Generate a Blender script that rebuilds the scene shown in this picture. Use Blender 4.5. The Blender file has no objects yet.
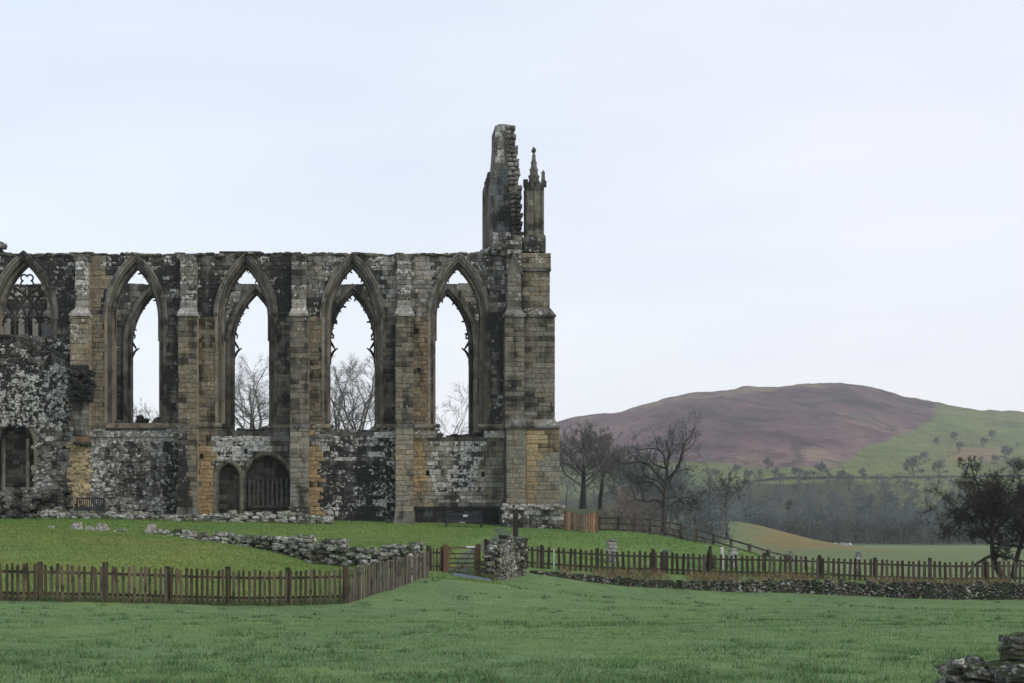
import bpy, math, random
import numpy as np
from mathutils import Vector, Matrix
from mathutils.geometry import tessellate_polygon

C = bpy.data.collections.new('scene'); bpy.context.scene.collection.children.link(C)
SC = bpy.context.scene
# ------------------------------------------------------------------ camera
CAMZ, F, VX, HY = 1.7, 1422.2, 352.0, 535.0
cam = bpy.data.cameras.new('camera'); camo = bpy.data.objects.new('camera', cam); C.objects.link(camo)
camo.location = (0, 0, CAMZ); camo.rotation_euler = (math.radians(90), 0, 0)
cam.sensor_width = 36; cam.lens = 50
cam.shift_x = (512-VX)/1024; cam.shift_y = (HY-341.5)/1024
cam.clip_start = .5; cam.clip_end = 9000
SC.camera = camo
# ------------------------------------------------------------------ world
SUN_EL, SUN_AZ = math.radians(34), math.radians(118)      # azimuth clockwise from +Y
w = bpy.data.worlds.new('World'); SC.world = w; w.use_nodes = True
nt = w.node_tree; nt.nodes.clear()
def nn(t, ty, **k):
    n = t.nodes.new(ty)
    for a, b in k.items():
        if a in ('operation', 'blend_type', 'data_type', 'noise_dimensions', 'attribute_name', 'sky_type', 'sun_disc',
                 'sun_elevation', 'sun_rotation', 'air_density', 'dust_density', 'ozone_density', 'altitude', 'feature',
                 'distance', 'interpolation_type', 'clamp', 'use_clamp', 'normalize'): setattr(n, a, b)
        else: n.inputs[a].default_value = b
    return n
def ramp(t, src, stops):
    r = t.nodes.new('ShaderNodeValToRGB')
    e = r.color_ramp.elements
    while len(e) < len(stops): e.new(.5)
    for i, (p, c) in enumerate(stops):
        e[i].position = p; e[i].color = (*c, 1) if len(c) == 3 else c
    if src is not None: t.links.new(src, r.inputs[0])
    return r
def mixc(t, fac, a, b, bt='MIX'):
    m = t.nodes.new('ShaderNodeMix'); m.data_type = 'RGBA'; m.blend_type = bt
    for i, v in ((0, fac), (6, a), (7, b)):
        if hasattr(v, 'node'): t.links.new(v, m.inputs[i])
        else: m.inputs[i].default_value = v if i == 0 else (*v, 1)
    return m.outputs[2]
def math_(t, op, a, b=0., c=0., clamp=False):
    m = t.nodes.new('ShaderNodeMath'); m.operation = op; m.use_clamp = clamp
    for i, v in enumerate((a, b, c)):
        if hasattr(v, 'node'): t.links.new(v, m.inputs[i])
        else: m.inputs[i].default_value = v
    return m.outputs[0]
sky = nn(nt, 'ShaderNodeTexSky', sky_type='NISHITA', sun_disc=False, sun_elevation=SUN_EL, sun_rotation=SUN_AZ,
         air_density=1.0, dust_density=3.0, ozone_density=1.5)
tc = nn(nt, 'ShaderNodeTexCoord')
sep = nn(nt, 'ShaderNodeSeparateXYZ'); nt.links.new(tc.outputs['Generated'], sep.inputs[0])
# an even high overcast: slightly cooler overhead, paler towards the horizon, faint cloud structure
cl = ramp(nt, sep.outputs[2], [(0.0, (9.6, 9.5, 9.5)), (.07, (8.55, 8.65, 8.85)), (.16, (7.6, 8.0, 8.6)), (.27, (6.95, 7.4, 8.2)), (.42, (6.7, 7.2, 8.1)), (1.0, (6.9, 7.3, 8.0))])
mp = nn(nt, 'ShaderNodeMapping'); mp.inputs['Scale'].default_value = (1.6, 1.6, 7.0); nt.links.new(tc.outputs['Generated'], mp.inputs[0])
nz = nn(nt, 'ShaderNodeTexNoise', Scale=1.7, Detail=4., Roughness=.5); nt.links.new(mp.outputs[0], nz.inputs['Vector'])
tone = ramp(nt, nz.outputs[0], [(.30, (.93, .94, .97)), (.50, (1.0, 1.0, 1.0)), (.68, (1.07, 1.05, 1.045))])
side = ramp(nt, math_(nt, 'MULTIPLY_ADD', sep.outputs[0], .9, .5), [(.30, (.975, 1.0, 1.012)), (.80, (1.012, .980, .988))])
clc = mixc(nt, 1., mixc(nt, 1., cl.outputs[0], tone.outputs[0], 'MULTIPLY'), side.outputs[0], 'MULTIPLY')
fin = mixc(nt, .92, sky.outputs[0], clc)
bg = nn(nt, 'ShaderNodeBackground', Strength=.1); nt.links.new(fin, bg.inputs[0])
wo = nn(nt, 'ShaderNodeOutputWorld'); nt.links.new(bg.outputs[0], wo.inputs[0])
# ------------------------------------------------------------------ sun behind cloud
sl = bpy.data.lights.new('sun', 'SUN'); sl.energy = 1.3; sl.angle = math.radians(16); sl.color = (1, .95, .87)
so = bpy.data.objects.new('sun', sl); C.objects.link(so); so.location = (60, -40, 80)
sd = Vector((math.sin(SUN_AZ)*math.cos(SUN_EL), math.cos(SUN_AZ)*math.cos(SUN_EL), math.sin(SUN_EL)))
so.rotation_euler = (-sd).to_track_quat('-Z', 'Y').to_euler()
SC.view_settings.view_transform = 'Standard'; SC.view_settings.look = 'None'
SC.view_settings.exposure = 0.40; SC.view_settings.gamma = 1.0; SC.view_settings.use_curve_mapping = False
SC.cycles.max_bounces = 5; SC.cycles.diffuse_bounces = 3; SC.cycles.glossy_bounces = 1
SC.cycles.volume_bounces = 2; SC.cycles.transparent_max_bounces = 8
SC.cycles.use_denoising = True; SC.cycles.denoiser = 'OPENIMAGEDENOISE'; SC.cycles.denoising_input_passes = 'RGB_ALBEDO_NORMAL'; SC.cycles.denoising_prefilter = 'ACCURATE'
SC.cycles.use_adaptive_sampling = False

# ------------------------------------------------------------------ helpers
def PX(px, Y): return (px-VX)*Y/F
def PZ(py, Y): return CAMZ+(HY-py)*Y/F
def at(px, py, Y): return (PX(px, Y), Y, PZ(py, Y))

_rs = np.random.RandomState(7)
_lat = _rs.rand(256, 256)
def vnoise(x, y):
    x = np.asarray(x, float); y = np.asarray(y, float)
    xi = np.floor(x).astype(int); yi = np.floor(y).astype(int)
    fx = x-xi; fy = y-yi
    fx = fx*fx*(3-2*fx); fy = fy*fy*(3-2*fy)
    a = _lat[xi % 256, yi % 256]; b = _lat[(xi+1) % 256, yi % 256]
    c = _lat[xi % 256, (yi+1) % 256]; d = _lat[(xi+1) % 256, (yi+1) % 256]
    return (a*(1-fx)+b*fx)*(1-fy)+(c*(1-fx)+d*fx)*fy
def fbm(x, y, o=4, rough=.5):
    s = 0; a = 1; t = 0
    for i in range(o):
        s = s+a*vnoise(x*2**i+17.3*i, y*2**i+5.1*i); t += a; a *= rough
    return s/t-.5
def sstep(a, b, x):
    t = np.clip((x-a)/(b-a), 0, 1); return t*t*(3-2*t)

def mesh_from(name, V, Fc, mat=None, tint=None, soot=None, smooth=False, parent=None, loc=None):
    V = np.asarray(V, float)
    me = bpy.data.meshes.new(name)
    if isinstance(Fc, np.ndarray):
        n, k = Fc.shape
        me.vertices.add(len(V)); me.loops.add(n*k); me.polygons.add(n)
        me.vertices.foreach_set('co', V.astype(np.float32).ravel())
        me.polygons.foreach_set('loop_start', np.arange(0, n*k, k, dtype=np.int32))
        me.loops.foreach_set('vertex_index', Fc.astype(np.int32).ravel())
        me.update(calc_edges=True)
    else:
        me.from_pydata(V.tolist(), [], Fc)
    nf = len(me.polygons)
    if tint is not None:
        t = np.asarray(tint, np.float32)
        a = me.attributes.new('tint', 'FLOAT_COLOR', 'FACE' if len(t) == nf and len(t) != len(V) else 'POINT')
        a.data.foreach_set('color', t.ravel())
    if soot is not None:
        a = me.attributes.new('soot', 'FLOAT', 'FACE'); a.data.foreach_set('value', np.asarray(soot, np.float32))
    if smooth: me.polygons.foreach_set('use_smooth', np.ones(nf, bool))
    if mat: me.materials.append(mat)
    o = bpy.data.objects.new(name, me); C.objects.link(o)
    if parent: o.parent = parent
    if loc is not None: o.location = loc
    return o

def tag(o, label=None, cat=None, group=None, kind=None):
    if label: o['label'] = label
    if cat: o['category'] = cat
    if group: o['group'] = group
    if kind: o['kind'] = kind
    return o
def thing(name, label, cat, loc=(0, 0, 0), group=None, rz=0):
    o = bpy.data.objects.new(name, None); C.objects.link(o); o.empty_display_size = .3
    o.location = loc; o.rotation_euler = (0, 0, rz)
    return tag(o, label, cat, group)
def copy_tree(o, parent=None):
    c = o.copy(); C.objects.link(c)
    if parent: c.parent = parent
    for ch in [x for x in o.children]: copy_tree(ch, c)
    return c

# a rounded, irregular stone
_g = np.linspace(-1, 1, 4)
def _unit():
    V = []; idx = {}; Q = []
    def vid(p):
        k = tuple(np.round(p, 4))
        if k not in idx: idx[k] = len(V); V.append(p)
        return idx[k]
    for ax in range(3):
        for s in (-1, 1):
            for i in range(3):
                for j in range(3):
                    q = []
                    for a, b in ((i, j), (i+1, j), (i+1, j+1), (i, j+1)):
                        p = np.zeros(3); p[ax] = s; p[(ax+1) % 3] = _g[a]; p[(ax+2) % 3] = _g[b]; q.append(vid(p))
                    Q.append(q if s > 0 else q[::-1])
    V = np.array(V)
    n4 = (np.abs(V)**5).sum(1)**(1/5)
    return V/n4[:, None], Q
SV, SQ = _unit()

class MB:
    """collects boxes, prisms, stones and tubes for one mesh"""
    def __init__(s, seed=1): s.v = []; s.f = []; s.t = []; s.s = []; s.r = random.Random(seed)
    def add(s, V, Fs, tint=(.2, .19, .16, .3), soot=.5):
        n = len(s.v); s.v.extend([tuple(p) for p in V])
        for f in Fs: s.f.append([i+n for i in f])
        if len(tint) == 3: tint = (*tint, .3)
        s.t.extend([tint]*len(Fs)); s.s.extend([soot]*len(Fs))
    def box(s, x0, x1, y0, y1, z0, z1, tint=(.2, .19, .16, .3), soot=.5, top=None):
        tx0, tx1, ty0, ty1 = top or (x0, x1, y0, y1)
        V = [(x0, y0, z0), (x1, y0, z0), (x1, y1, z0), (x0, y1, z0), (tx0, ty0, z1), (tx1, ty0, z1), (tx1, ty1, z1), (tx0, ty1, z1)]
        s.add(V, [(0, 3, 2, 1), (4, 5, 6, 7), (0, 1, 5, 4), (1, 2, 6, 5), (2, 3, 7, 6), (3, 0, 4, 7)], tint, soot)
    def block(s, x0, x1, z0, z1, yf, yb, c=.014, tint=(.2, .19, .16, .3), soot=.5, j=.01):
        """an ashlar with chamfered arrises facing -Y"""
        r = s.r; q = lambda: r.uniform(-j, j)
        A = [(x0+q(), yb, z0+q()), (x1+q(), yb, z0+q()), (x1+q(), yb, z1+q()), (x0+q(), yb, z1+q())]
        y1 = yf+c
        B = [(x0+q()*.4, y1, z0+q()*.4), (x1+q()*.4, y1, z0+q()*.4), (x1+q()*.4, y1, z1+q()*.4), (x0+q()*.4, y1, z1+q()*.4)]
        cc = c*1.3
        D = [(x0+cc, yf+q(), z0+cc), (x1-cc, yf+q(), z0+cc), (x1-cc, yf+q(), z1-cc), (x0+cc, yf+q(), z1-cc)]
        Fs = [(8, 9, 10, 11)]
        for i in range(4):
            k = (i+1) % 4; Fs += [(i, k, 4+k, 4+i), (4+i, 4+k, 8+k, 8+i)]
        s.add(A+B+D, Fs, tint, soot)
    def stone(s, c, sz, rz=None, tint=(.2, .19, .16, .3), soot=.5, jit=.10, tilt=.12):
        r = s.r
        rs = np.random.RandomState(r.randrange(1 << 30))
        V = SV*(1+rs.normal(0, jit, (len(SV), 1)))*np.array(sz)/2
        V = V+rs.normal(0, jit*.25, V.shape)*min(sz)
        R = Matrix.Rotation(r.uniform(0, 6.28) if rz is None else rz+r.gauss(0, tilt*.6), 3, 'Z') @ Matrix.Rotation(r.gauss(0, tilt), 3, 'X') @ Matrix.Rotation(r.gauss(0, tilt), 3, 'Y')
        V = V @ np.array(R).T+np.array(c)
        s.add(V, SQ, tint, soot)
    def prism(s, loops, y0, y1, tint=(.2, .19, .16, .3), soot=.5):
        """polygon with holes in XZ, extruded from y0 (front) to y1"""
        loops = [[tuple(p) for p in l] for l in loops]
        flat = [p for l in loops for p in l]
        tris = tessellate_polygon([[Vector((p[0], p[1], 0)) for p in l] for l in loops])
        n = len(flat)
        V = [(p[0], y0, p[1]) for p in flat]+[(p[0], y1, p[1]) for p in flat]
        Fs = []
        for a, b, c in tris:
            A, B, D = flat[a], flat[b], flat[c]
            ar = (B[0]-A[0])*(D[1]-A[1])-(B[1]-A[1])*(D[0]-A[0])
            if ar < 0: b, c = c, b
            Fs += [(a, b, c), (n+a, n+c, n+b)]
        k = 0
        for li, l in enumerate(loops):
            m = len(l)
            ar = sum(l[i][0]*l[(i+1) % m][1]-l[(i+1) % m][0]*l[i][1] for i in range(m))
            fl = (ar < 0) != (li > 0)
            for i in range(m):
                a, b = k+i, k+(i+1) % m
                Fs.append((b, a, n+a, n+b) if not fl else (a, b, n+b, n+a))
            k += m
        s.add(V, Fs, tint, soot)
    def tube(s, P, R, n=6, tint=(.2, .19, .16, .3), soot=.3, cap=True):
        P = [Vector(p) for p in P]; m = len(P)
        if not hasattr(R, '__len__'): R = [R]*m
        V = []; u = None
        for i in range(m):
            d = (P[min(i+1, m-1)]-P[max(i-1, 0)]).normalized()
            if u is None: u = d.orthogonal().normalized()
            u = (u-d*u.dot(d)).normalized(); v = d.cross(u)
            for k in range(n):
                a = 2*math.pi*k/n; V.append(P[i]+(u*math.cos(a)+v*math.sin(a))*R[i])
        Fs = []
        for i in range(m-1):
            for k in range(n):
                a = i*n+k; b = i*n+(k+1) % n; Fs.append((a, b, b+n, a+n))
        if cap: Fs += [tuple(range(n))[::-1], tuple(range((m-1)*n, m*n))]
        s.add(V, Fs, tint, soot)
    def bar(s, a, b, wx, wz, tint=(.1, .07, .04, 0), soot=.2):
        """a rectangular timber from a to b, wx wide across, wz deep"""
        a = Vector(a); b = Vector(b); d = (b-a).normalized()
        u = Vector((0, 1, 0)) if abs(d.y) < .8 else Vector((1, 0, 0))
        if abs(d.z) > .8: u = Vector((1, 0, 0))
        u = (u-d*u.dot(d)).normalized(); v = d.cross(u)
        V = [p+u*(wx/2*i)+v*(wz/2*j) for p in (a, b) for i, j in ((-1, -1), (1, -1), (1, 1), (-1, 1))]
        s.add(V, [(3, 2, 1, 0), (4, 5, 6, 7), (0, 1, 5, 4), (1, 2, 6, 5), (2, 3, 7, 6), (3, 0, 4, 7)], tint, soot)
    def build(s, name, mat, parent=None, smooth=False):
        off = Vector((0, 0, 0))
        if parent is not None:
            p = parent
            while p: off += p.location; p = p.parent
        V = np.array(s.v)-np.array(off)
        return mesh_from(name, V, s.f, mat, s.t, s.s, smooth, parent)

# ------------------------------------------------------------------ materials
def newmat(name):
    m = bpy.data.materials.new(name); m.use_nodes = True; t = m.node_tree
    b = t.nodes['Principled BSDF']; b.inputs['Roughness'].default_value = .92
    b.inputs['Specular IOR Level'].default_value = .2
    return m, t, b
def attr(t, name): return nn(t, 'ShaderNodeAttribute', attribute_name=name)
def noise(t, sc, det=4., rough=.55, vec=None, dist=0.):
    n = nn(t, 'ShaderNodeTexNoise', Scale=sc, Detail=det, Roughness=rough, Distortion=dist)
    if vec is not None: t.links.new(vec, n.inputs['Vector'])
    return n.outputs[0]
def maprange(t, v, a, b, c=0., d=1.):
    m = nn(t, 'ShaderNodeMapRange'); m.clamp = True; m.interpolation_type = 'SMOOTHSTEP'
    t.links.new(v, m.inputs[0])
    for i, x in enumerate((a, b, c, d)):
        if hasattr(x, 'node'): t.links.new(x, m.inputs[i+1])
        else: m.inputs[i+1].default_value = x
    return m.outputs[0]
def bump(t, b, h, strength=.5, dist=.03):
    n = nn(t, 'ShaderNodeBump', Strength=strength, Distance=dist); t.links.new(h, n.inputs['Height']); t.links.new(n.outputs[0], b.inputs['Normal'])

def stone_mat(name, moss=0.0):
    m, t, b = newmat(name)
    ta = attr(t, 'tint'); sa = attr(t, 'soot')
    ob = nn(t, 'ShaderNodeTexCoord').outputs['Object']
    fine = noise(t, 7., 8., .65, ob); mid = noise(t, 1.3, 6., .6, ob); big = noise(t, .33, 4., .6, ob)
    k = math_(t, 'MULTIPLY_ADD', fine, 1.9, .05)
    col = mixc(t, 1., ta.outputs['Color'], nn_rgb(t, k), 'MULTIPLY')
    warm = maprange(t, mid, .40, .62)
    col = mixc(t, math_(t, 'MULTIPLY', warm, .40), col, mixc(t, 1., col, (1.14, 1.0, .78), 'MULTIPLY'))
    # soot and algae: black blotches whose reach follows the per-stone amount
    sm = math_(t, 'ADD', math_(t, 'MULTIPLY', mid, .55), math_(t, 'MULTIPLY', big, .45))
    vm = nn(t, 'ShaderNodeMapping'); vm.inputs['Scale'].default_value = (1.9, 1.9, .22); t.links.new(ob, vm.inputs[0])
    streak = noise(t, 1.0, 5., .6, vm.outputs[0])
    sm = math_(t, 'ADD', sm, math_(t, 'MULTIPLY', fine, .25))
    sm = math_(t, 'ADD', sm, math_(t, 'MULTIPLY_ADD', streak, .62, -.30))
    sm = math_(t, 'ADD', sm, math_(t, 'MULTIPLY_ADD', sa.outputs['Fac'], .42, -.32))
    sf = maprange(t, sm, .47, .72)
    col = mixc(t, math_(t, 'MULTIPLY', sf, .88), col, (.010, .011, .011))
    # white crustose lichen: small hard-edged patches
    ln = noise(t, 5.2, 8., .66, ob, .3); lv = noise(t, .55, 3., .6, ob)
    lx = math_(t, 'ADD', math_(t, 'MULTIPLY', ln, .72), math_(t, 'MULTIPLY', lv, .28))
    lx = math_(t, 'ADD', lx, math_(t, 'MULTIPLY_ADD', ta.outputs['Alpha'], .30, -.14))
    lf = maprange(t, lx, .575, .645)
    lc = mixc(t, maprange(t, fine, .35, .65), (.20, .20, .185), (.64, .64, .60))
    col = mixc(t, math_(t, 'MULTIPLY', lf, .85), col, lc)
    if moss:
        vf = noise(t, 42., 6., .7, ob); vl = noise(t, 17., 6., .65, ob)
        col = mixc(t, 1., col, nn_rgb(t, math_(t, 'MULTIPLY_ADD', vf, 1.5, .28)), 'MULTIPLY')
        col = mixc(t, math_(t, 'MULTIPLY', maprange(t, math_(t, 'ADD', vl, math_(t, 'MULTIPLY', ta.outputs['Alpha'], .10)), .60, .66), .75), col, (.42, .43, .39))
        ge = nn(t, 'ShaderNodeNewGeometry'); sp = nn(t, 'ShaderNodeSeparateXYZ'); t.links.new(ge.outputs['Normal'], sp.inputs[0])
        mm = maprange(t, math_(t, 'ADD', math_(t, 'MULTIPLY', sp.outputs[2], .35), math_(t, 'ADD', mid, (moss-1)*.3)), .62, .82)
        col = mixc(t, mm, col, (.045, .065, .02))
    t.links.new(col, b.inputs['Base Color'])
    hgt = math_(t, 'ADD', fine, math_(t, 'MULTIPLY', mid, 1.2))
    if moss: hgt = math_(t, 'ADD', hgt, math_(t, 'MULTIPLY', vf, .45))
    bump(t, b, hgt, 1., .05)
    return m
def nn_rgb(t, v):
    c = nn(t, 'ShaderNodeCombineColor')
    for i in range(3): t.links.new(v, c.inputs[i])
    return c.outputs[0]
def wood_mat(name, gran=1.):
    m, t, b = newmat(name)
    ta = attr(t, 'tint'); oi = nn(t, 'ShaderNodeObjectInfo')
    ge = nn(t, 'ShaderNodeNewGeometry').outputs['Position']
    mpn = nn(t, 'ShaderNodeMapping'); mpn.inputs['Scale'].default_value = (14, 14, 1.6); t.links.new(ge, mpn.inputs[0])
    g = noise(t, 1.6*gran, 5., .6, mpn.outputs[0]); bl = noise(t, 2.2, 4., .6, ge)
    k = math_(t, 'MULTIPLY', math_(t, 'MULTIPLY_ADD', g, 1.4, .3), math_(t, 'MULTIPLY_ADD', oi.outputs['Random'], .8, .6))
    col = mixc(t, 1., ta.outputs['Color'], nn_rgb(t, k), 'MULTIPLY')
    col = mixc(t, maprange(t, bl, .52, .68), col, (.028, .024, .018))
    gr = maprange(t, math_(t, 'ADD', bl, math_(t, 'MULTIPLY', oi.outputs['Random'], .12)), .40, .30)
    col = mixc(t, math_(t, 'MULTIPLY', gr, .35), col, (.10, .11, .075))
    t.links.new(col, b.inputs['Base Color']); b.inputs['Roughness'].default_value = .85
    bump(t, b, g, .4, .01)
    return m
def bark_mat(name, c1, c2):
    m, t, b = newmat(name)
    ge = nn(t, 'ShaderNodeNewGeometry').outputs['Position']
    n = noise(t, 1.1, 6., .65, ge); oi = nn(t, 'ShaderNodeObjectInfo')
    col = mixc(t, maprange(t, n, .36, .64), c1, c2)
    k = math_(t, 'MULTIPLY_ADD', oi.outputs['Random'], .5, .75)
    t.links.new(mixc(t, 1., col, nn_rgb(t, k), 'MULTIPLY'), b.inputs['Base Color'])
    return m
def ground_mat(name, f1, f2, f3, amp, bmp=.3, bd=.05, streak=0):
    m, t, b = newmat(name)
    ta = attr(t, 'tint'); ge = nn(t, 'ShaderNodeNewGeometry').outputs['Position']
    a = noise(t, f1, 5., .6, ge); c = noise(t, f2, 5., .65, ge); d = noise(t, f3, 4., .6, ge)
    k = math_(t, 'ADD', math_(t, 'MULTIPLY', a, .6), math_(t, 'ADD', math_(t, 'MULTIPLY', c, 1.0), math_(t, 'MULTIPLY', d, .6)))
    k = math_(t, 'MULTIPLY_ADD', math_(t, 'SUBTRACT', k, 1.1), amp, 1.)
    k = math_(t, 'MAXIMUM', k, .25)
    col = mixc(t, 1., ta.outputs['Color'], nn_rgb(t, k), 'MULTIPLY')
    yl = maprange(t, a, .45, .7)
    col = mixc(t, math_(t, 'MULTIPLY', yl, .35), col, mixc(t, 1., col, (1.28, 1.05, .75), 'MULTIPLY'))
    t.links.new(col, b.inputs['Base Color']); b.inputs['Roughness'].default_value = 1.; b.inputs['Specular IOR Level'].default_value = .02
    bump(t, b, math_(t, 'ADD', c, d), bmp, bd)
    return m
def tint_mat(name, sc=3., amp=.8):
    m, t, b = newmat(name); b.inputs['Specular IOR Level'].default_value = .04
    ta = attr(t, 'tint'); ge = nn(t, 'ShaderNodeNewGeometry').outputs['Position']
    k = math_(t, 'MULTIPLY_ADD', noise(t, sc, 4., .6, ge), amp, 1-amp/2)
    t.links.new(mixc(t, 1., ta.outputs['Color'], nn_rgb(t, k), 'MULTIPLY'), b.inputs['Base Color'])
    return m
M_stone = stone_mat('weathered_stone'); M_rubble = stone_mat('rubble_stone', 1.0)
M_wood = wood_mat('fence_wood'); M_bench = wood_mat('bench_wood')
M_lawn = ground_mat('lawn_turf', .22, 1.6, 9., .95, .5, .06)
M_field = ground_mat('field_turf', .03, .15, .8, .55, .3, .1)
M_hill = ground_mat('moorland', .03, .11, .4, 1.3, 1.0, 4.)
M_blade = tint_mat('grass_blades', .9, .5); M_path = tint_mat('tarmac', 5., .5); M_plain = tint_mat('plaque', 8., .1)
M_bark = bark_mat('bark', (.045, .042, .037), (.095, .090, .080))
M_barkd = bark_mat('dark_bark', (.024, .022, .020), (.055, .050, .044))
M_twig = bark_mat('twigs', (.085, .076, .070), (.125, .112, .102))
M_twigg = bark_mat('grey_twigs', (.095, .092, .085), (.14, .135, .122))
M_twigb = bark_mat('brown_twigs', (.16, .138, .115), (.24, .205, .172))
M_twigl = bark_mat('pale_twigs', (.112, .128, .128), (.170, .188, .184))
M_ever = bark_mat('evergreen_needles', (.018, .028, .018), (.035, .05, .03))

# ------------------------------------------------------------------ ground
cp = []
def G(px, py, Y): cp.append((PX(px, Y), Y, PZ(py, Y)))
def GZ(X, Y, z): cp.append((X, Y, z))
for X in (-22, -10, 0, 10, 24): GZ(X, 2, 0); GZ(X, 16, 0)
for X in (-14, 0, 14): GZ(X, 27, -.05)
G(0, 599, 37); G(120, 602.5, 38.5); G(240, 605.5, 40); G(347, 604, 41); G(427, 577, 52); G(400, 590, 47)
GZ(-24, 37, .1)
G(460, 573, 58.5); G(500, 575, 59.5)
G(620, 588, 61.2); G(730, 594, 61.4); G(880, 598, 61.7); G(1024, 600, 62); G(1150, 602, 62)
G(600, 598, 50); G(800, 606, 50); G(1000, 610, 50)
# mound behind the left fence
G(0, 549, 47); G(0, 529, 57); G(0, 524, 64); G(-120, 545, 48); G(-150, 524, 62)
G(100, 551, 48); G(100, 533, 58); G(100, 526.5, 65); G(200, 566, 48); G(200, 543, 57); G(200, 531, 64)
G(240, 548.5, 57); G(265, 551.5, 56); G(290, 556, 54); G(315, 566, 52); G(330, 571, 50); G(345, 576, 47); G(270, 563, 48); G(300, 575, 46)
G(300, 541, 66); G(380, 543, 66.5); G(425, 548, 64); G(350, 577, 54); G(400, 568, 57); G(320, 571, 57); G(280, 561, 59.5)
G(470, 540, 68); G(515, 538, 71); G(450, 556, 62)
for px, py in ((-60, 520), (0, 520), (90, 519), (200, 521), (330, 522.5), (400, 524.5), (460, 526.5), (520, 529.5), (575, 532)): G(px, py, 76.6)
for px, py in ((0, 518), (200, 519), (400, 521), (520, 525)): G(px, py, 84)
# terrace bank beside the tower
G(600, 531.5, 79); G(640, 533.5, 79); G(678, 541, 76); G(702, 549, 72); G(722, 556, 68)
G(560, 555, 66); G(600, 563, 64); G(650, 560, 65.5); G(630, 547, 71)
for x, Y, z in ((12, 96, -.3), (17, 93, -1.2), (22, 84, -1.3), (24, 72, -1.3), (33, 70, -1.5), (30, 95, -1.3), (45, 80, -1.5), (6, 105, .5), (-10, 110, 2.), (-30, 110, 2.2), (45, 105, -1.2), (20, 110, -1.), (40, 62, -1.9)): GZ(x, Y, z)
cp = np.array(cp)
def _k(r2): return np.where(r2 > 1e-9, r2*np.log(np.maximum(r2, 1e-9))*.5, 0)
_n = len(cp)
_d2 = ((cp[:, None, :2]-cp[None, :, :2])**2).sum(2)
_A = np.zeros((_n+3, _n+3)); _A[:_n, :_n] = _k(_d2)+np.eye(_n)*2.0
_A[:_n, _n] = 1; _A[:_n, _n+1:] = cp[:, :2]; _A[_n, :_n] = 1; _A[_n+1:, :_n] = cp[:, :2].T
_w = np.linalg.solve(_A, np.concatenate([cp[:, 2], np.zeros(3)]))
def near_z(X, Y):
    sh = X.shape; x = X.ravel(); y = Y.ravel(); z = np.zeros(len(x))
    for a in range(0, len(x), 20000):
        xs = np.clip(x[a:a+20000], -32, 46); ys = np.clip(y[a:a+20000], 2, 112)
        d2 = (xs[:, None]-cp[None, :, 0])**2+(ys[:, None]-cp[None, :, 1])**2
        z[a:a+20000] = _k(d2) @ _w[:_n]+_w[_n]+_w[_n+1]*xs+_w[_n+2]*ys
    return z.reshape(sh)
RPX = np.array([-2500, 0, 300, 480, 540, 580, 620, 650, 700, 740, 790, 832, 870, 930, 980, 1024, 1200, 1500, 2500.])
RPY = np.array([500, 500, 470, 437, 424, 417.5, 412, 403, 393, 388.5, 386, 382.5, 388, 402, 410, 413.5, 425, 450, 500.])
YR = 1500.
RX = (RPX-VX)*YR/F; RZ = CAMZ+(HY-RPY)*YR/F
GYs = np.array([0, 390, 440, 520, 600, 680, 750, 830, 900, 1000, 1150, 1300, 1400, 1460, 1500, 1560, 1700, 2100, 2700])
GYf = np.array([0, 0, .012, .045, .085, .135, .185, .242, .30, .405, .585, .775, .895, .968, 1, .985, .93, .82, .7])
def far_z(X, Y):
    r = np.interp(X/np.maximum(Y, 400)*YR, RX, RZ)
    g = np.interp(Y, GYs, GYf)
    z = -.55-.65*np.clip((Y-120)/260, 0, 1)+g*(r+1)
    # wooded bank of the near valley side, and the bracken knoll on the field
    z = z+5.5*sstep(120, 165, Y)*sstep(.255, .175, X/np.maximum(Y, 1))*sstep(420, 260, Y)*sstep(-400, -100, X+0*Y)
    z = z+5.2*np.exp(-(np.where(X > 68, (X-68)/11, (X-68)/26)**2+((Y-262)/38)**2))
    rough = sstep(430, 700, Y)
    z = z+rough*(fbm(X/90, Y/90, 5)*(10-5*sstep(1250, 1450, Y))+fbm(X/26+9, Y/60, 3)*6+fbm(X/8, Y/14, 2)*1.6)+(1-rough)*fbm(X/30, Y/30, 3)*.25
    return z
def step_h(X): return np.interp(X, [7.0, 9.5, 16, 22, 29, 40], [0, .18, .42, .6, .72, .8])
def wall_y(X): return np.interp(X, [5, 12, 29, 60], [61.0, 61.8, 62.6, 63.4])
def gz(X, Y):
    X = np.asarray(X, float)+0*np.asarray(Y, float); Y = np.asarray(Y, float)+0*X
    one = X.ndim == 0
    X = np.atleast_1d(X); Y = np.atleast_1d(Y)
    b = sstep(96, 122, Y); b = np.maximum(b, sstep(34, 50, X)*sstep(60, 90, Y))
    z = near_z(X, Y)+step_h(X)*sstep(0, .35, Y-wall_y(X))*sstep(80, 66, Y)
    z = z+fbm(X/1.7, Y/1.7, 3)*.07+fbm(X/.45, Y/.45, 2)*.03
    z = z*(1-b)+far_z(X, Y)*b
    return float(z[0]) if one else z

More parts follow.
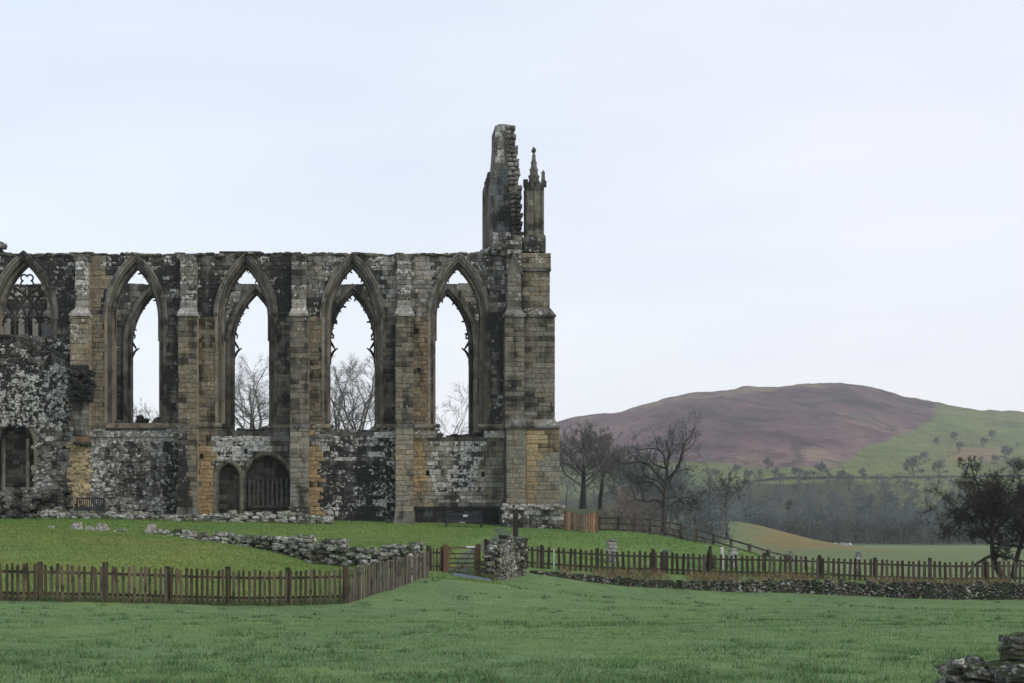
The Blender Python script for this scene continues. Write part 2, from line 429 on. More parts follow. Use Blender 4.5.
def grow(a, b, s, g):
    o = [a]
    while o[-1] < b: o.append(o[-1]+s); s *= g
    return o
xs = np.arange(-30, 44, .27).tolist()
xs = [-x for x in grow(30.2, 1500, .4, 1.055)][::-1]+xs+grow(44.1, 1900, .4, 1.045)
ys = np.arange(3, 96, .27).tolist(); iy1 = len(ys)
ys += grow(96.2, 400, .5, 1.04); iy2 = len(ys)
ys += grow(ys[-1]+5, 2600, 5, 1.012)
XS = np.array(xs); YS = np.array(ys)
GX, GYY = np.meshgrid(XS, YS)
GZZ = gz(GX, GYY)
def pj(X, Y, Z): return VX+F*X/Y, HY-F*(Z-CAMZ)/Y
gpx, gpy = pj(GX, GYY, GZZ)
xh = [-x for x in grow(254, 1500, 5, 1.08)][::-1]+np.arange(-250, 920, 3.4).tolist()+grow(924, 1900, 5, 1.08)
yh = np.arange(ys[iy2-1], 1570, 4.2).tolist()
yh += grow(yh[-1]+5, 2600, 8, 1.05)
HX, HYY = np.meshgrid(np.array(xh), np.array(yh)); HZZ = gz(HX, HYY); hpx, hpy = pj(HX, HYY, HZZ)
# land cover: colour of turf, bracken, heather and leaf litter where they grow
def cover(GX, GYY, gpx, gpy):
    T = np.zeros(GX.shape+(4,)); T[..., 3] = 1
    def put(c, m): T[..., :3] = T[..., :3]*(1-m[..., None])+np.array(c)*m[..., None]
    one = np.ones(GX.shape)
    n1 = fbm(GX/6, GYY/6, 4); n2 = fbm(GX/1.2, GYY/1.2, 4)
    put((.114, .174, .080), one)
    inner = sstep(-.4, .5, GYY-np.interp(GX, [-60, -8.7, -.1, 2.8, 3.6, 6, 12, 29, 60], [36, 37, 41.2, 52.5, 59, 61.3, 62.2, 63, 64]))
    put((.115, .165, .052), inner*np.clip(1.0+n1*.8, 0, 1))
    ml = inner*sstep(-1, -6, GX)*sstep(62, 50, GYY)
    put((.130, .168, .052), ml*np.clip(.55+n1*2.2, 0, 1))
    put((.16, .15, .055), ml*np.clip(n1*2+n2*1.5-.15, 0, 1)*.7)
    put((.108, .172, .060), inner*sstep(3, 9, GX)*.9)
    f = np.maximum(sstep(95, 115, GYY), sstep(28, 34, GX)*sstep(66, 75, GYY)); put((.135, .172, .088), f)
    put((.12, .15, .078), f*sstep(420, 380, GYY)*sstep(30, 55, GX)*np.clip(.5+fbm(GX/25, GYY/40, 3)*2, 0, 1))
    # leaf litter on the wooded banks
    wd = f*sstep(.25, .19, GX/GYY)*sstep(400, 330, GYY)*sstep(110, 135, GYY); put((.060, .056, .040), wd*.8)
    hz = sstep(392, 402, GYY); put((.046, .056, .038), hz)
    put((.140, .172, .062), sstep(585, 640, GYY+fbm(GX/60, GYY/60, 3)*90))
    put((.050, .052, .040), sstep(590, 640, GYY)*sstep(330, 250, GX/GYY*750)*sstep(800, 740, GYY)*.85)
    br = sstep(.262, .30, GX/GYY+n1*.05)*sstep(86, 76, GX+n1*8)*sstep(190, 212, GYY)*sstep(262, 246, GYY+n1*14)
    put((.185, .135, .070), .8*br*np.clip(.8+fbm(GX/6, GYY/9, 3)*2, 0, 1))
    # heather on the fell
    bx = [480, 560, 640, 690, 760, 845, 872, 905, 934, 930, 945]; by = [440, 466, 462, 461, 470, 465, 449, 434, 420, 406, 396]
    low = np.interp(gpx, [480, 560, 640, 690, 760, 830, 848, 875, 905, 936], [455, 468, 463, 461, 470, 468, 460, 444, 433, 418])
    he = sstep(-1.2, 1.2, low-gpy+fbm(GX/40, GYY/40, 4)*12)*sstep(941, 930, gpx+fbm(GX/35+3, GYY/35, 3)*16)*sstep(800, 860, GYY)
    hh = fbm(GX/110+2, GYY/160, 4); h2 = fbm(GX/26, GYY/60, 4); h3 = fbm(GX/9+7, GYY/22, 3)
    put((.140, .082, .094), he)
    put((.235, .150, .140), he*np.clip(hh*3.5+h2*2.0+h3*.8, 0, 1))
    put((.052, .036, .040), he*np.clip(-hh*2.6-h2*2.8-h3*1.5-.1, 0, 1)*.95)
    put((.23, .195, .115), he*np.clip(h2*3+sstep(1330, 1480, GYY)*.9+hh*1.5-.4, 0, 1)*.85)
    put((.10, .095, .085), he*sstep(.16, .22, h3+h2*.4)*.8)
    gul = np.abs(fbm(GX/75+5, GYY/420+3, 3)); put((.045, .035, .035), he*sstep(.022, .004, gul)*.7)
    trk = np.abs(GYY-1085-60*np.sin(GX/130)-30*fbm(GX/60, GX*0, 2)); put((.26, .20, .14), he*sstep(3.2, 1.0, trk)*.45)
    pas = sstep(830, 900, GYY)*(1-he)
    put((.20, .18, .085), pas*np.clip(fbm(GX/70, GYY/45, 4)*3.4+h3*.9-.15, 0, 1))
    put((.095, .115, .05), pas*np.clip(-fbm(GX/50+9, GYY/70, 4)*3.0-h3-.1, 0, 1)*.8)
    put((.24, .16, .10), pas*sstep(938, 962, gpx)*sstep(1012, 990, gpx)*sstep(446, 450, gpy)*sstep(463, 458, gpy)*.85)
    put((.11, .105, .06), sstep(1420, 1490, GYY)*(1-he)*.6)
    return T
GT = cover(GX, GYY, gpx, gpy); HT = cover(HX, HYY, hpx, hpy)
def sheet(name, r0, r1, mat, GX=GX, GYY=GYY, GZZ=GZZ, GT=GT):
    nx = GX.shape[1]; V = np.stack([GX[r0:r1], GYY[r0:r1], GZZ[r0:r1]], -1).reshape(-1, 3); T = GT[r0:r1].reshape(-1, 4)
    i = np.arange((r1-r0-1)*nx).reshape(r1-r0-1, nx)[:, :-1].ravel()
    o = mesh_from(name, V, np.stack([i, i+1, i+1+nx, i+nx], 1), mat, T, None, True)
    return tag(o, kind='structure')
sheet('lawn', 0, iy1, M_lawn); sheet('field', iy1-1, iy2, M_field); sheet('hill', 0, len(yh), M_hill, HX, HYY, HZZ, HT)

# haze in the valley air
hb = MB(); hb.box(-1600, 2000, -60, 2700, -30, 260)
hm = bpy.data.materials.new('valley_air'); hm.use_nodes = True; ht = hm.node_tree; ht.nodes.clear()
pv = nn(ht, 'ShaderNodeVolumePrincipled'); pv.inputs['Color'].default_value = (.90, .95, 1, 1); pv.inputs['Anisotropy'].default_value = .2; pv.inputs['Density'].default_value = .00017
ho = nn(ht, 'ShaderNodeOutputMaterial'); ht.links.new(pv.outputs[0], ho.inputs['Volume'])
tag(hb.build('haze', hm), kind='stuff')

# path from the gate up to the tower
def strip(name, pts, wd, tint, lift=.03, mat=M_path):
    P = []
    for (a, b) in zip(pts[:-1], pts[1:]):
        n = max(2, int(math.dist(a, b)/.35))
        P += [(a[0]+(b[0]-a[0])*i/n, a[1]+(b[1]-a[1])*i/n) for i in range(n)]
    P.append(pts[-1]); V = []; K = 7
    for i, p in enumerate(P):
        a = P[max(i-1, 0)]; b = P[min(i+1, len(P)-1)]; d = (b[0]-a[0], b[1]-a[1]); l = math.hypot(*d) or 1
        nx, ny = -d[1]/l, d[0]/l; wj = wd*(1+.12*math.sin(i*1.7)+.08*math.sin(i*.6))
        for k in range(K):
            s = (k/(K-1)-.5)*wj; x = p[0]+nx*s; y = p[1]+ny*s
            V.append((x, y, gz(x, y)+lift-(.1 if k in (0, K-1) else 0)))
    Fc = [(i*K+k+1, i*K+k, (i+1)*K+k, (i+1)*K+k+1) for i in range(len(P)-1) for k in range(K-1)]
    return tag(mesh_from(name, V, Fc, mat, [(*tint, 0)]*len(Fc), None, True), kind='structure')
strip('path', [(PX(452, 56.9), 56.9), (PX(490, 56.9), 56.9)], 2.0, (.10, .125, .155), .05)
strip('path', [(PX(466, 57.8), 57.8), (PX(462, 61), 61), (PX(478, 65), 65), (PX(496, 69), 69), (PX(505, 73), 73), (PX(498, 76), 76)], .8, (.085, .110, .075), .025)

# ------------------------------------------------------------------ the ruined priory
YW, YB, YF = 79.0, 77.8, 87.0
ruin = thing('ruined_priory', 'roofless ruined stone priory church with tall pointed empty windows and a broken gable', 'ruin', (PX(280, YW), YW, PZ(520, YW)))
rnd = random.Random(11)
def jit(t, a=.22, hue=.05):
    k = 1+rnd.uniform(-a, a); h = rnd.uniform(-hue, hue)
    return (t[0]*k*(1+h), t[1]*k, t[2]*k*(1-h*1.5), t[3] if len(t) > 3 else .3)
# stone regions of the long wall, in bays (px across, py down, at the wall's own plane)
GREY, TAN, DARK, WARM, PALE = (.165, .160, .143), (.182, .160, .120), (.085, .086, .080), (.30, .225, .125), (.26, .25, .225)
REG = [  # x0 x1 y0 y1 tint soot lichen
    (-60, 510, 240, 318, GREY, .85, .62), (-60, 100, 252, 318, GREY, 1.02, .55), (100, 200, 252, 330, GREY, .95, .62), (200, 300, 285, 340, DARK, .9, .3),
    (270, 290, 255, 318, GREY, 1.1, .42), (300, 322, 255, 300, GREY, .55, .55), (385, 430, 252, 330, PALE, .52, .55), (470, 510, 252, 400, GREY, .85, .6),
    (-60, 510, 318, 428, TAN, .56, .28), (88, 106, 256, 428, TAN, .30, .12), (58, 70, 318, 400, GREY, .8, .3), (166, 180, 300, 428, GREY, .9, .35), (272, 292, 318, 428, (.13, .125, .105), .62, .2),
    (308, 322, 318, 428, TAN, .40, .18), (384, 396, 318, 428, (.12, .115, .1), .75, .3), (413, 430, 318, 428, (.19, .155, .108), .42, .15), (488, 508, 318, 428, GREY, .95, .5),
    (-60, 72, 336, 432, GREY, 1.22, .78), (-60, 72, 336, 366, GREY, .9, .5), (30, 74, 426, 520, GREY, .72, .6),
    (70, 200, 428, 440, PALE, .5, .9), (86, 200, 440, 520, GREY, .62, .68), (110, 165, 442, 500, GREY, .76, .66), (165, 196, 440, 520, GREY, .95, .62),
    (69, 90, 440, 506, (.30, .25, .155), .12, .25), (196, 218, 430, 520, WARM, .26, .12), (200, 218, 428, 446, TAN, .5, .2),
    (214, 276, 428, 466, (.24, .24, .215), .92, .95), (216, 292, 466, 520, DARK, .82, .2), (275, 292, 428, 470, GREY, .7, .2),
    (308, 323, 430, 520, WARM, .30, .12), (310, 323, 428, 446, PALE, .4, .5), (322, 397, 428, 466, GREY, 1.05, .8), (322, 397, 462, 530, (.11, .11, .10), .98, .58),
    (396, 430, 428, 520, (.22, .195, .15), .35, .22), (414, 424, 438, 490, WARM, .22, .12), (430, 508, 432, 502, (.235, .225, .19), .58, .72), (484, 508, 436, 510, (.19, .185, .15), .55, .3),
    (452, 478, 438, 490, GREY, .78, .85), (400, 508, 508, 535, DARK, .95, .35)]
def region(px, py):
    r = (GREY, .6, .3)
    for a in REG:
        if a[0] <= px < a[1] and a[2] <= py < a[3]: r = a[4:]
    return r
def arch_x(h, R, dy):
    """half width of a pointed arch dy above its springing"""
    q = R*R-dy*dy
    return max(0., math.sqrt(max(q, 0))-(R-h)) if dy > 0 else h
def arch_pts(cx, h, R, zs, z0, d=0., n=12, closed=True):
    """outline in XZ: up the left jamb, over the arch, down the right one; d offsets outward"""
    h2, R2 = h+d, R+d
    rise = math.sqrt(max(R2*R2-(R-h)**2, 1e-6))
    L = [(cx-h2, z0)]
    tm = math.atan2(rise, R-h)
    A = [(math.cos(tm*i/n)*R2-(R-h), math.sin(tm*i/n)*R2) for i in range(n+1)]
    A[-1] = (0., A[-1][1])
    nj = max(1, int((zs-z0)/.7))
    left = [(cx-h2, z0+(zs-z0)*i/nj) for i in range(nj)]+[(cx-a, zs+b) for a, b in A]
    right = [(2*cx-x, z) for x, z in left[:-1]][::-1]
    return left+right
WN = [dict(c=24, sill=336, h=25), dict(c=135.5, sill=425), dict(c=246, sill=431), dict(c=352.5, sill=432), dict(c=458.5, sill=437)]
s18 = YW/F
for wd in WN:
    wd['cx'] = PX(wd['c'], YW); wd['h'] = wd.get('h', 22.5)*s18; wd['R'] = 73*s18; wd['zs'] = PZ(318, YW); wd['z0'] = PZ(wd['sill'], YW)
DOORS = [dict(cx=PX(16, YW), h=17*s18, R=22*s18, zs=PZ(444, YW), z0=PZ(490, YW)), dict(cx=PX(228.5, YW), h=10.5*s18, R=14*s18, zs=PZ(477, YW), z0=PZ(514, YW)),
         dict(cx=PX(267.5, YW), h=22*s18, R=26*s18, zs=PZ(481, YW), z0=PZ(514, YW))]
def in_open(x, z, o, ex):
    if z < o['z0']-ex*.3: return False
    dx = abs(x-o['cx']); dz = z-o['zs']
    return dx < arch_x(o['h']+ex, o['R']+ex, dz) if dz > 0 else dx < o['h']+ex
def courses(mb, x0, x1, z0, z1, yf, Yp, inside=None, reg=None, ch=(.20, .31), ln=(.28, .68), proud=(.012, .05), base=None, depth=.25, skip=0.):
    z = z0
    while z < z1-.06:
        h = rnd.uniform(*ch); zt = min(z+h, z1)
        if z1-zt < .12: zt = z1
        x = x0
        while x < x1-.02:
            l = rnd.uniform(*ln); xe = min(x+l, x1)
            if x1-xe < .15: xe = x1
            ok = True
            if inside:
                ok = all(inside(a, b) for a in (x+.02, (x+xe)/2, xe-.02) for b in (z+.02, zt-.02))
                if not ok and xe-x > .3:
                    m = (x+xe)/2
                    for a, b in ((x, m), (m, xe)):
                        if all(inside(p, q) for p in (a+.02, b-.02) for q in (z+.02, zt-.02)): x_, xe_ = a, b; ok = True; break
                    if ok: xs_, xl_ = x_, xe_
                else: xs_, xl_ = x, xe
            else: xs_, xl_ = x, xe
            if ok and rnd.random() > skip:
                if base: t, so_, li = base
                else: t, so_, li = (reg or region)(VX+(x+xe)/2*F/Yp, HY-((z+zt)/2-CAMZ)*F/Yp)
                g = .004
                t = jit((*t, max(0, li+rnd.uniform(-.25, .25))), .19, .045)
                mb.block(xs_+g, xl_-g, z+g, zt-g, yf-rnd.uniform(*proud), yf+depth, rnd.uniform(.012, .028), t, so_+rnd.uniform(-.22, .22), .012)
            x = xe
        z = zt
MORT = (.10, .097, .085, .1)
# --- near wall
mb = MB(3)
X0, X1 = PX(-70, YW), PX(508, YW); ZB = PZ(534, YW); ZT = PZ(254, YW)
top = []; x = X1
while x > X0:
    top.append((x, ZT+rnd.uniform(-.09, .02)))
    nx_ = x-rnd.uniform(.3, .9); top.append((nx_+.01, top[-1][1])); x = nx_
outer = [(X0, ZB), (X1, ZB)]+top+[(X0, ZT)]
holes = [arch_pts(wd['cx'], wd['h']+.14, wd['R']+.14, wd['zs'], wd['z0']) for wd in WN]
holes += [arch_pts(d['cx'], d['h'], d['R'], d['zs'], d['z0'], n=8) for d in DOORS]
mb.prism([outer]+holes, YW, YW+1.3, MORT, .6)
def in_wall(x, z):
    if any(in_open(x, z, o, .30) for o in WN): return False
    return not any(in_open(x, z, o, .12) for o in DOORS)
courses(mb, X0, X1, ZB, ZT-.12, YW, YW, in_wall, depth=.1)
# capping stones and lumps along the wall head
x = X0
while x < X1:
    l = rnd.uniform(.25, .8)
    mb.stone((x+l/2, YW+rnd.uniform(.15, .5), ZT+rnd.uniform(-.10, .03)), (l*1.1, .9, rnd.uniform(.14, .26)), 0, jit((*GREY, .5)), .7, .07, .03); x += l
mb.box(PX(219, YW), PX(261, YW), YW+.2, YW+1.1, ZT-.05, PZ(250.5, YW), (.07, .068, .06, .1), .8)
for i in range(26):      # a higher stub where the crossing starts
    a = rnd.random(); mb.stone((PX(rnd.uniform(-30, 8-6*a), YW), YW+rnd.uniform(.2, 1), ZT+a*.75), (.5, .5, .3), None, jit((*GREY, .6)), .7)
# broken window sills: rubble left on the wall behind the string course
for wd in WN[1:]:
    for i in range(34):
        x = wd['cx']+rnd.uniform(-1, 1)*(wd['h']+.1); e = abs(x-wd['cx'])/wd['h']
        mb.stone((x, YW+rnd.uniform(.25, 1.0), wd['z0']+rnd.uniform(-.05, .08)+.45*max(0, e-.55)*rnd.random()*1.8), (rnd.uniform(.2, .5), .45, rnd.uniform(.12, .26)), None, jit((*GREY, .5)), .85)
for i in range(5): mb.stone((PX(rnd.uniform(138, 146), YW), YW+.5, PZ(rnd.uniform(415, 424), YW)), (.32, .4, .25), None, jit((*DARK, .2)), 1)
# rough face of loose rubble under the blocked window and by the left arch
for i in range(420):
    px, py = rnd.uniform(-20, 68), 336+rnd.random()**.8*95
    if py > 426 and px < 40: continue
    t, so_, li = region(px, py)
    if rnd.random() < .16: li += .4
    s_ = rnd.uniform(.14, .36)
    mb.stone((PX(px, YW), YW-.02, PZ(py, YW)), (s_*1.3, .22, s_), 0, jit((*t, li), .3), so_, .12)
for i in range(520):
    px, py = rnd.uniform(32, 200), rnd.uniform(442, 520)
    if 196 < px: continue
    t, so_, li = region(px, py); s_ = rnd.uniform(.14, .34)
    mb.stone((PX(px, YW), YW-.01, PZ(py, YW)), (s_*1.4, .2, s_), 0, jit((*t, li+.05), .3), so_-.05, .1)
for i in range(200):
    px, py = rnd.uniform(-20, 72), rnd.uniform(490, 519)
    s_ = rnd.uniform(.2, .42); mb.stone((PX(px, YW), YW-rnd.uniform(0, .5), PZ(py, YW)), (s_*1.4, .4, s_), 0, jit((*GREY, .5), .35), .75, .1)
# relieving arch lines over the left patch
for sgn in (0,):
    for i in range(30):
        a = i/29; px = -5+75*a; py = 336+2*a+38*max(0, a-.35)**1.3
        mb.stone((PX(px, YW), YW-.08, PZ(py, YW)), (.3, .25, .16), 0, jit((*DARK, .1)), .8, .06)
front = mb.build('wall', M_stone, ruin)
front['label'] = 'near side wall with four empty windows'
# --- string courses, sills
def string(x0p, x1p, pyt, pyb, Y, out, t=TAN, so_=.6, li=.5):
    mb = MB(int(x0p)+int(pyt))
    x = PX(x0p, Y); xe = PX(x1p, Y)
    while x < xe-.05:
        l = min(rnd.uniform(.7, 1.3), xe-x); zt = PZ(pyt, Y); zb = PZ(pyb, Y); o_ = out*rnd.uniform(.75, 1.05)
        mb.box(x+.006, x+l-.006, Y-o_, Y+.05, zb, (zb+zt)/2, jit((*t, li)), so_, None)
        mb.box(x+.006, x+l-.006, Y-o_, Y+.05, (zb+zt)/2+.002, zt, jit((*t, li)), so_, (x+.006, x+l-.006, Y-.03, Y+.05)); x += l
    mb.build('string_course', M_stone, ruin)
string(89, 178, 423, 428, YW, .14); string(197, 222, 423, 427, YW, .16); string(271, 289, 424, 428, YW, .15); string(309, 331, 424, 428, YW, .15)
string(376, 395, 424, 428, YW, .14); string(414, 440, 424, 428, YW, .16); string(478, 505, 424, 428, YW, .14)
string(90, 178, 431, 437, YW, .2, GREY, .7, .72); string(374, 395, 432, 438, YW, .2, PALE, .6, .9); string(414, 436, 431, 438, YW, .2, GREY, .5, .6); string(484, 506, 431, 438, YW, .2, PALE, .6, .9)
string(310, 334, 434, 438, YW, .12, GREY, .6, .5)
string(88, 104, 310, 314, YW, .12, GREY, .8, .3); string(385, 397, 311, 315, YW, .12, GREY, .7, .3); string(166, 178, 311, 315, YW, .12, GREY, .8, .3)
string(272, 290, 312, 315, YW, .10, GREY, .8, .3)
# --- windows: moulded jambs and arches in three orders, with broken tracery
def order(mb, o, d0, d1, y0, y1, tf, n=14):
    A = arch_pts(o['cx'], o['h'], o['R'], o['zs'], o['z0'], d0, n); B = arch_pts(o['cx'], o['h'], o['R'], o['zs'], o['z0'], d1, n)
    for i in range(len(A)-1):
        q = rnd.uniform(-.012, .012)
        a, b, c, d = A[i], A[i+1], B[i+1], B[i]
        V = [(a[0], y0+q, a[1]), (b[0], y0+q, b[1]), (c[0], y0+q, c[1]), (d[0], y0+q, d[1]), (a[0], y1, a[1]), (b[0], y1, b[1]), (c[0], y1, c[1]), (d[0], y1, d[1])]
        t, so_ = tf(i/(len(A)-2), (a[1]+b[1])/2)
        mb.add(V, [(0, 1, 2, 3), (1, 0, 4, 5), (3, 2, 6, 7), (0, 3, 7, 4), (2, 1, 5, 6), (7, 6, 5, 4)], jit(t, .2), so_+rnd.uniform(-.1, .1))
def cusp(mb, p, d, L, y, t, curl=1):
    """one thorn of broken tracery growing from p along d"""
    d = Vector((d[0], 0, d[1])).normalized(); u = Vector((-d.z, 0, d.x))*curl
    P = [Vector((p[0], y, p[1]))+d*(L*k)+u*(L*.45*k*k) for k in (-.15, .3, .65, 1.)]
    mb.tube(P, [L*.34, L*.28, L*.20, L*.10], 5, t, .8)
    if L > .22: mb.stone(P[2], (L*.5, L*.3, L*.45), None, t, .8, .12)
def tracery(mb, o, y, seed, keep, t=(.075, .072, .062, .1), big=.3):
    r = random.Random(seed); A = arch_pts(o['cx'], o['h'], o['R'], o['zs'], o['zs']-1.2, .0, 16)
    B = [p for p in arch_pts(o['cx'], o['h'], o['R'], o['zs'], o['zs']-1.2, -.02, 16) if p[1] > o['zs']-1.3]
    mb.tube([(x, y, z) for x, z in B], .06, 5, t, .6)
    for i in range(2, len(A)-3):
        x, z = A[i]; hgt = (z-o['zs'])
        for q in range(1):
            if r.random() > keep(x-o['cx'], hgt): continue
            f = r.random(); x = A[i][0]+(A[i+1][0]-A[i][0])*f; z = A[i][1]+(A[i+1][1]-A[i][1])*f
            tx, tz = A[i+1][0]-A[i][0], A[i+1][1]-A[i][1]; l = math.hypot(tx, tz); nx, nz = tz/l, -tx/l
            cusp(mb, (x, z), (nx+r.uniform(-.5, .5), nz+r.uniform(-.7, .3)), r.uniform(.5, 1.15)*big, y, t, r.choice((-1, 1)))
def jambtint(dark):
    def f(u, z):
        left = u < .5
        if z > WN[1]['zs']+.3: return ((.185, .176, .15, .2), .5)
        return ((.20, .178, .135, .15) if left else (.15, .142, .115, .2), .36 if left else .62)  # left jambs paler, right darker: light from the right painted into tint and soot
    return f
for wi, o in enumerate(WN):
    mb = MB(20+wi)
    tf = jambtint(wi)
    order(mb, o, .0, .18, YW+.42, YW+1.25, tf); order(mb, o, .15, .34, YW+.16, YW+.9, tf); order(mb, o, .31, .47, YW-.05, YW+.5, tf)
    hood = dict(o); hood['z0'] = o['zs']-.1
    order(mb, hood, .45, .55, YW-.14, YW+.1, lambda u, z: ((.17, .165, .145, .4), .55))
    for sg in (-1, 1):      # attached shafts
        for d in (.20, .37):
            mb.tube([(o['cx']+sg*(o['h']+d), YW+.47-d*.95, o['z0']), (o['cx']+sg*(o['h']+d), YW+.47-d*.95, o['zs'])], .055, 8, (.22, .20, .15, .1), .3)
    win = mb.build('window_arch', M_stone, ruin)
    tb = MB(40+wi)
    if wi == 0:
        y = YW+.75; tt = (.058, .057, .052, .15)
        def inx(x, z): return in_open(x, z, o, -.02)
        for k in range(1, 4):
            xm = o['cx']-o['h']+o['h']*2*k/4
            tb.tube([(xm, y, o['z0']), (xm, y, o['zs']-.35)], .085, 6, tt, .7)
            for sg in (-1, 1):
                P = []
                for a in np.linspace(0, 1.15, 12):
                    x = xm+sg*(o['R']*.72*(1-math.cos(a))); z = o['zs']-.35+o['R']*.62*math.sin(a)
                    if inx(x, z): P.append((x, y, z))
                if len(P) > 1: tb.tube(P, .075, 6, tt, .7)
        for k in range(4):
            xm = o['cx']-o['h']+o['h']*2*(k+.5)/4; hw = o['h']/4
            for sg in (-1, 1):
                P = [(xm+sg*hw*math.cos(a), y, o['zs']-.35+hw*1.5*math.sin(a)) for a in np.linspace(0, 1.5, 8)]
                tb.tube(P, .07, 6, tt, .7)
            for q in range(2): cusp(tb, (xm+(-1)**q*hw*.75, o['zs']-.1), ((-1)**(q+1), -.2), .2, y, tt)
        for (qx, qz, qr) in ((0, 2.55, .36), (-.40, 1.95, .34), (.40, 1.95, .34), (0, 1.35, .32), (-.8, 1.2, .3), (.8, 1.2, .3)):
            for pet in range(4):
                aa = pet*math.pi/2+.78
                P = [(o['cx']+qx+qr*.62*math.cos(aa)+qr*.52*math.cos(b+aa), y, o['zs']+qz-.35+qr*.62*math.sin(aa)+qr*.52*math.sin(b+aa)) for b in np.linspace(-2.1, 2.1, 9)]
                tb.tube([p for p in P if inx(p[0], p[2])] or P[:2], .05, 5, tt, .7)
        tb.box(o['cx']+o['h']*.52, o['cx']+o['h'], YW+.9, YW+1.2, o['z0'], o['zs']-.3, (.16, .17, .18, .3), .6)
    else:
        tracery(tb, o, YW+.6, 60+wi, lambda dx, h: .75 if h > 1.55 else (.25 if h > .3 else .05), big=.21)
    tb.build('tracery', M_stone, win)
# --- doorways and blind arches in the lower stage
for di, d in enumerate(DOORS):
    mb = MB(70+di)
    order(mb, d, -.02, .10, YW+.12, YW+.5, lambda u, z: ((.10, .095, .075, .1), .7), 8); order(mb, d, .08, .24, YW-.06, YW+.25, lambda u, z: ((.15, .145, .105, .25), .55), 8)
    yb = YW+.55
    mb.box(d['cx']-d['h']-.1, d['cx']+d['h']+.1, yb, yb+.3, d['z0']-.2, d['zs']+d['R'], (.06, .06, .055, .1), .7)
    courses(mb, d['cx']-d['h'], d['cx']+d['h'], d['z0'], d['zs']+d['R']*.75, yb, YW, lambda x, z: in_open(x, z, d, 0.1), base=((.085, .082, .07), .7, .25), depth=.05)
    if di == 2:
        for k in range(9):
            x = d['cx']-d['h']*.85+d['h']*1.7*k/8; mb.tube([(x, yb-.08, d['z0']+.5), (x, yb-.08, d['zs']+.15)], .07, 6, jit((.12, .118, .10, .3)), .5)
        mb.box(d['cx']-d['h'], d['cx']+d['h'], yb-.18, yb, d['z0']+.36, d['z0']+.5, (.09, .088, .075, .2), .6)
    if di == 0:
        for x in (d['cx']-.75, d['cx']+.62): mb.tube([(x, YW+.2, d['z0']), (x, YW+.2, d['zs']+.3)], .11, 8, (.15, .145, .125, .2), .5)
    mb.build('doorway', M_stone, ruin)
# --- buttresses
def butt(x0, x1, u0, u1, base_t, low_t, py_bot=524, corbel=False, ytop=254):
    mb = MB(int(x0)); YU = YB+.45
    def half(a, b, p0, p1, Y, reg):
        X0_, X1_, z0, z1 = PX(a, Y), PX(b, Y), PZ(p1, Y), PZ(p0, Y)
        mb.box(X0_+.03, X1_-.03, Y+.04, YW+.02, z0, z1, MORT, .5)
        x = z0
        courses(mb, X0_, X1_, z0, z1, Y+.03, Y, None, reg, ln=(.35, .8), ch=(.22, .33), depth=.3, proud=(.02, .045))
        # right-hand return, coloured brighter to paint in light from the right
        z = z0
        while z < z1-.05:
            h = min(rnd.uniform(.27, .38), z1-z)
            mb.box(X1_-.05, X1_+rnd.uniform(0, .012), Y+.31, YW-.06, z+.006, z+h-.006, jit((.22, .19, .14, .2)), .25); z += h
    half(u0, u1, ytop+6, 310, YU, lambda px, py: (GREY, .66, .72) if py < 300 else (PALE, .5, .7))
    # gabled head carved against the wall top
    xa, xb, Y = PX(u0-1, YU), PX(u1+1, YU), YU
    zt = PZ(ytop+6, YU)
    mb.prism([[(xa, zt), (xb, zt), (xb-.1, zt+.16), (xb-.28, zt+.30), (xa+.3, zt+.28), (xa+.1, zt+.18)]], Y-.04, YW+.02, jit((*GREY, .6)), .7)
    for i in range(8): mb.stone((rnd.uniform(xa, xb), Y+rnd.uniform(0, .3), zt+rnd.uniform(0, .28)), (.28, .3, .2), None, jit((*GREY, .5)), .75)
    # weathering between the stages
    a, b = PX(x0-1, YB), PX(x1+1, YB); z0, z1 = PZ(316, YB), PZ(307, YB)
    mb.box(a, b, YB-.06, YW, z0, z0+.14, jit((*PALE, .6)), .45)
    mb.box(a+.02, b-.02, YB-.03, YW, z0+.142, z1, jit((*PALE, .7)), .45, (PX(u0, YU), PX(u1, YU), YU-.02, YW))
    if not corbel:
        half(x0, x1, 315, 424, YB, lambda px, py: base_t(px, py))
        mb.box(PX(x0-.8, YB), PX(x1+.8, YB), YB-.10, YW, PZ(428, YB), PZ(424, YB), jit((*GREY, .5)), .6)
        half(x0, x1, 428, py_bot, YB-.08, lambda px, py: low_t(px, py))
        mb.box(PX(x0-2, YB), PX(x1+2, YB), YB-.28, YW, PZ(py_bot+6, YB), PZ(py_bot-9, YB), jit((*GREY, .5)), .7, (PX(x0-.5, YB), PX(x1+.5, YB), YB-.1, YW))
    else:
        half(x0, x1, 315, 374, YB, lambda px, py: (TAN, .4, .5) if py < 365 else (DARK, .8, .2))
        for i in range(60):
            px, py = rnd.uniform(x0-1, x1+3), rnd.uniform(370, 400)
            mb.stone((PX(px, YB), YB+rnd.uniform(.1, .6), PZ(py, YB)), (.34, .4, .26), None, jit((*DARK, .45), .3), .9)
        half(x0+3, x1, 396, 436, YB+.35, lambda px, py: (GREY, .6, .3))
        mb.box(PX(x0+2, YB), PX(x1, YB), YB+.28, YW, PZ(444, YB), PZ(441.5, YB), jit((*DARK, .2)), .8)
        mb.box(PX(x0+4, YB), PX(x1-1, YB), YB+.36, YW, PZ(441.4, YB), PZ(436, YB), (.15, .105, .065, .1), .4)
    return mb.build('buttress', M_stone, ruin)
but_t = lambda px, py: (TAN, .42+.25*(py < 345), .34)
o_ = butt(70, 88, 75, 88, but_t, but_t, corbel=True); o_['label'] = 'eroded buttress hanging on a corbel'
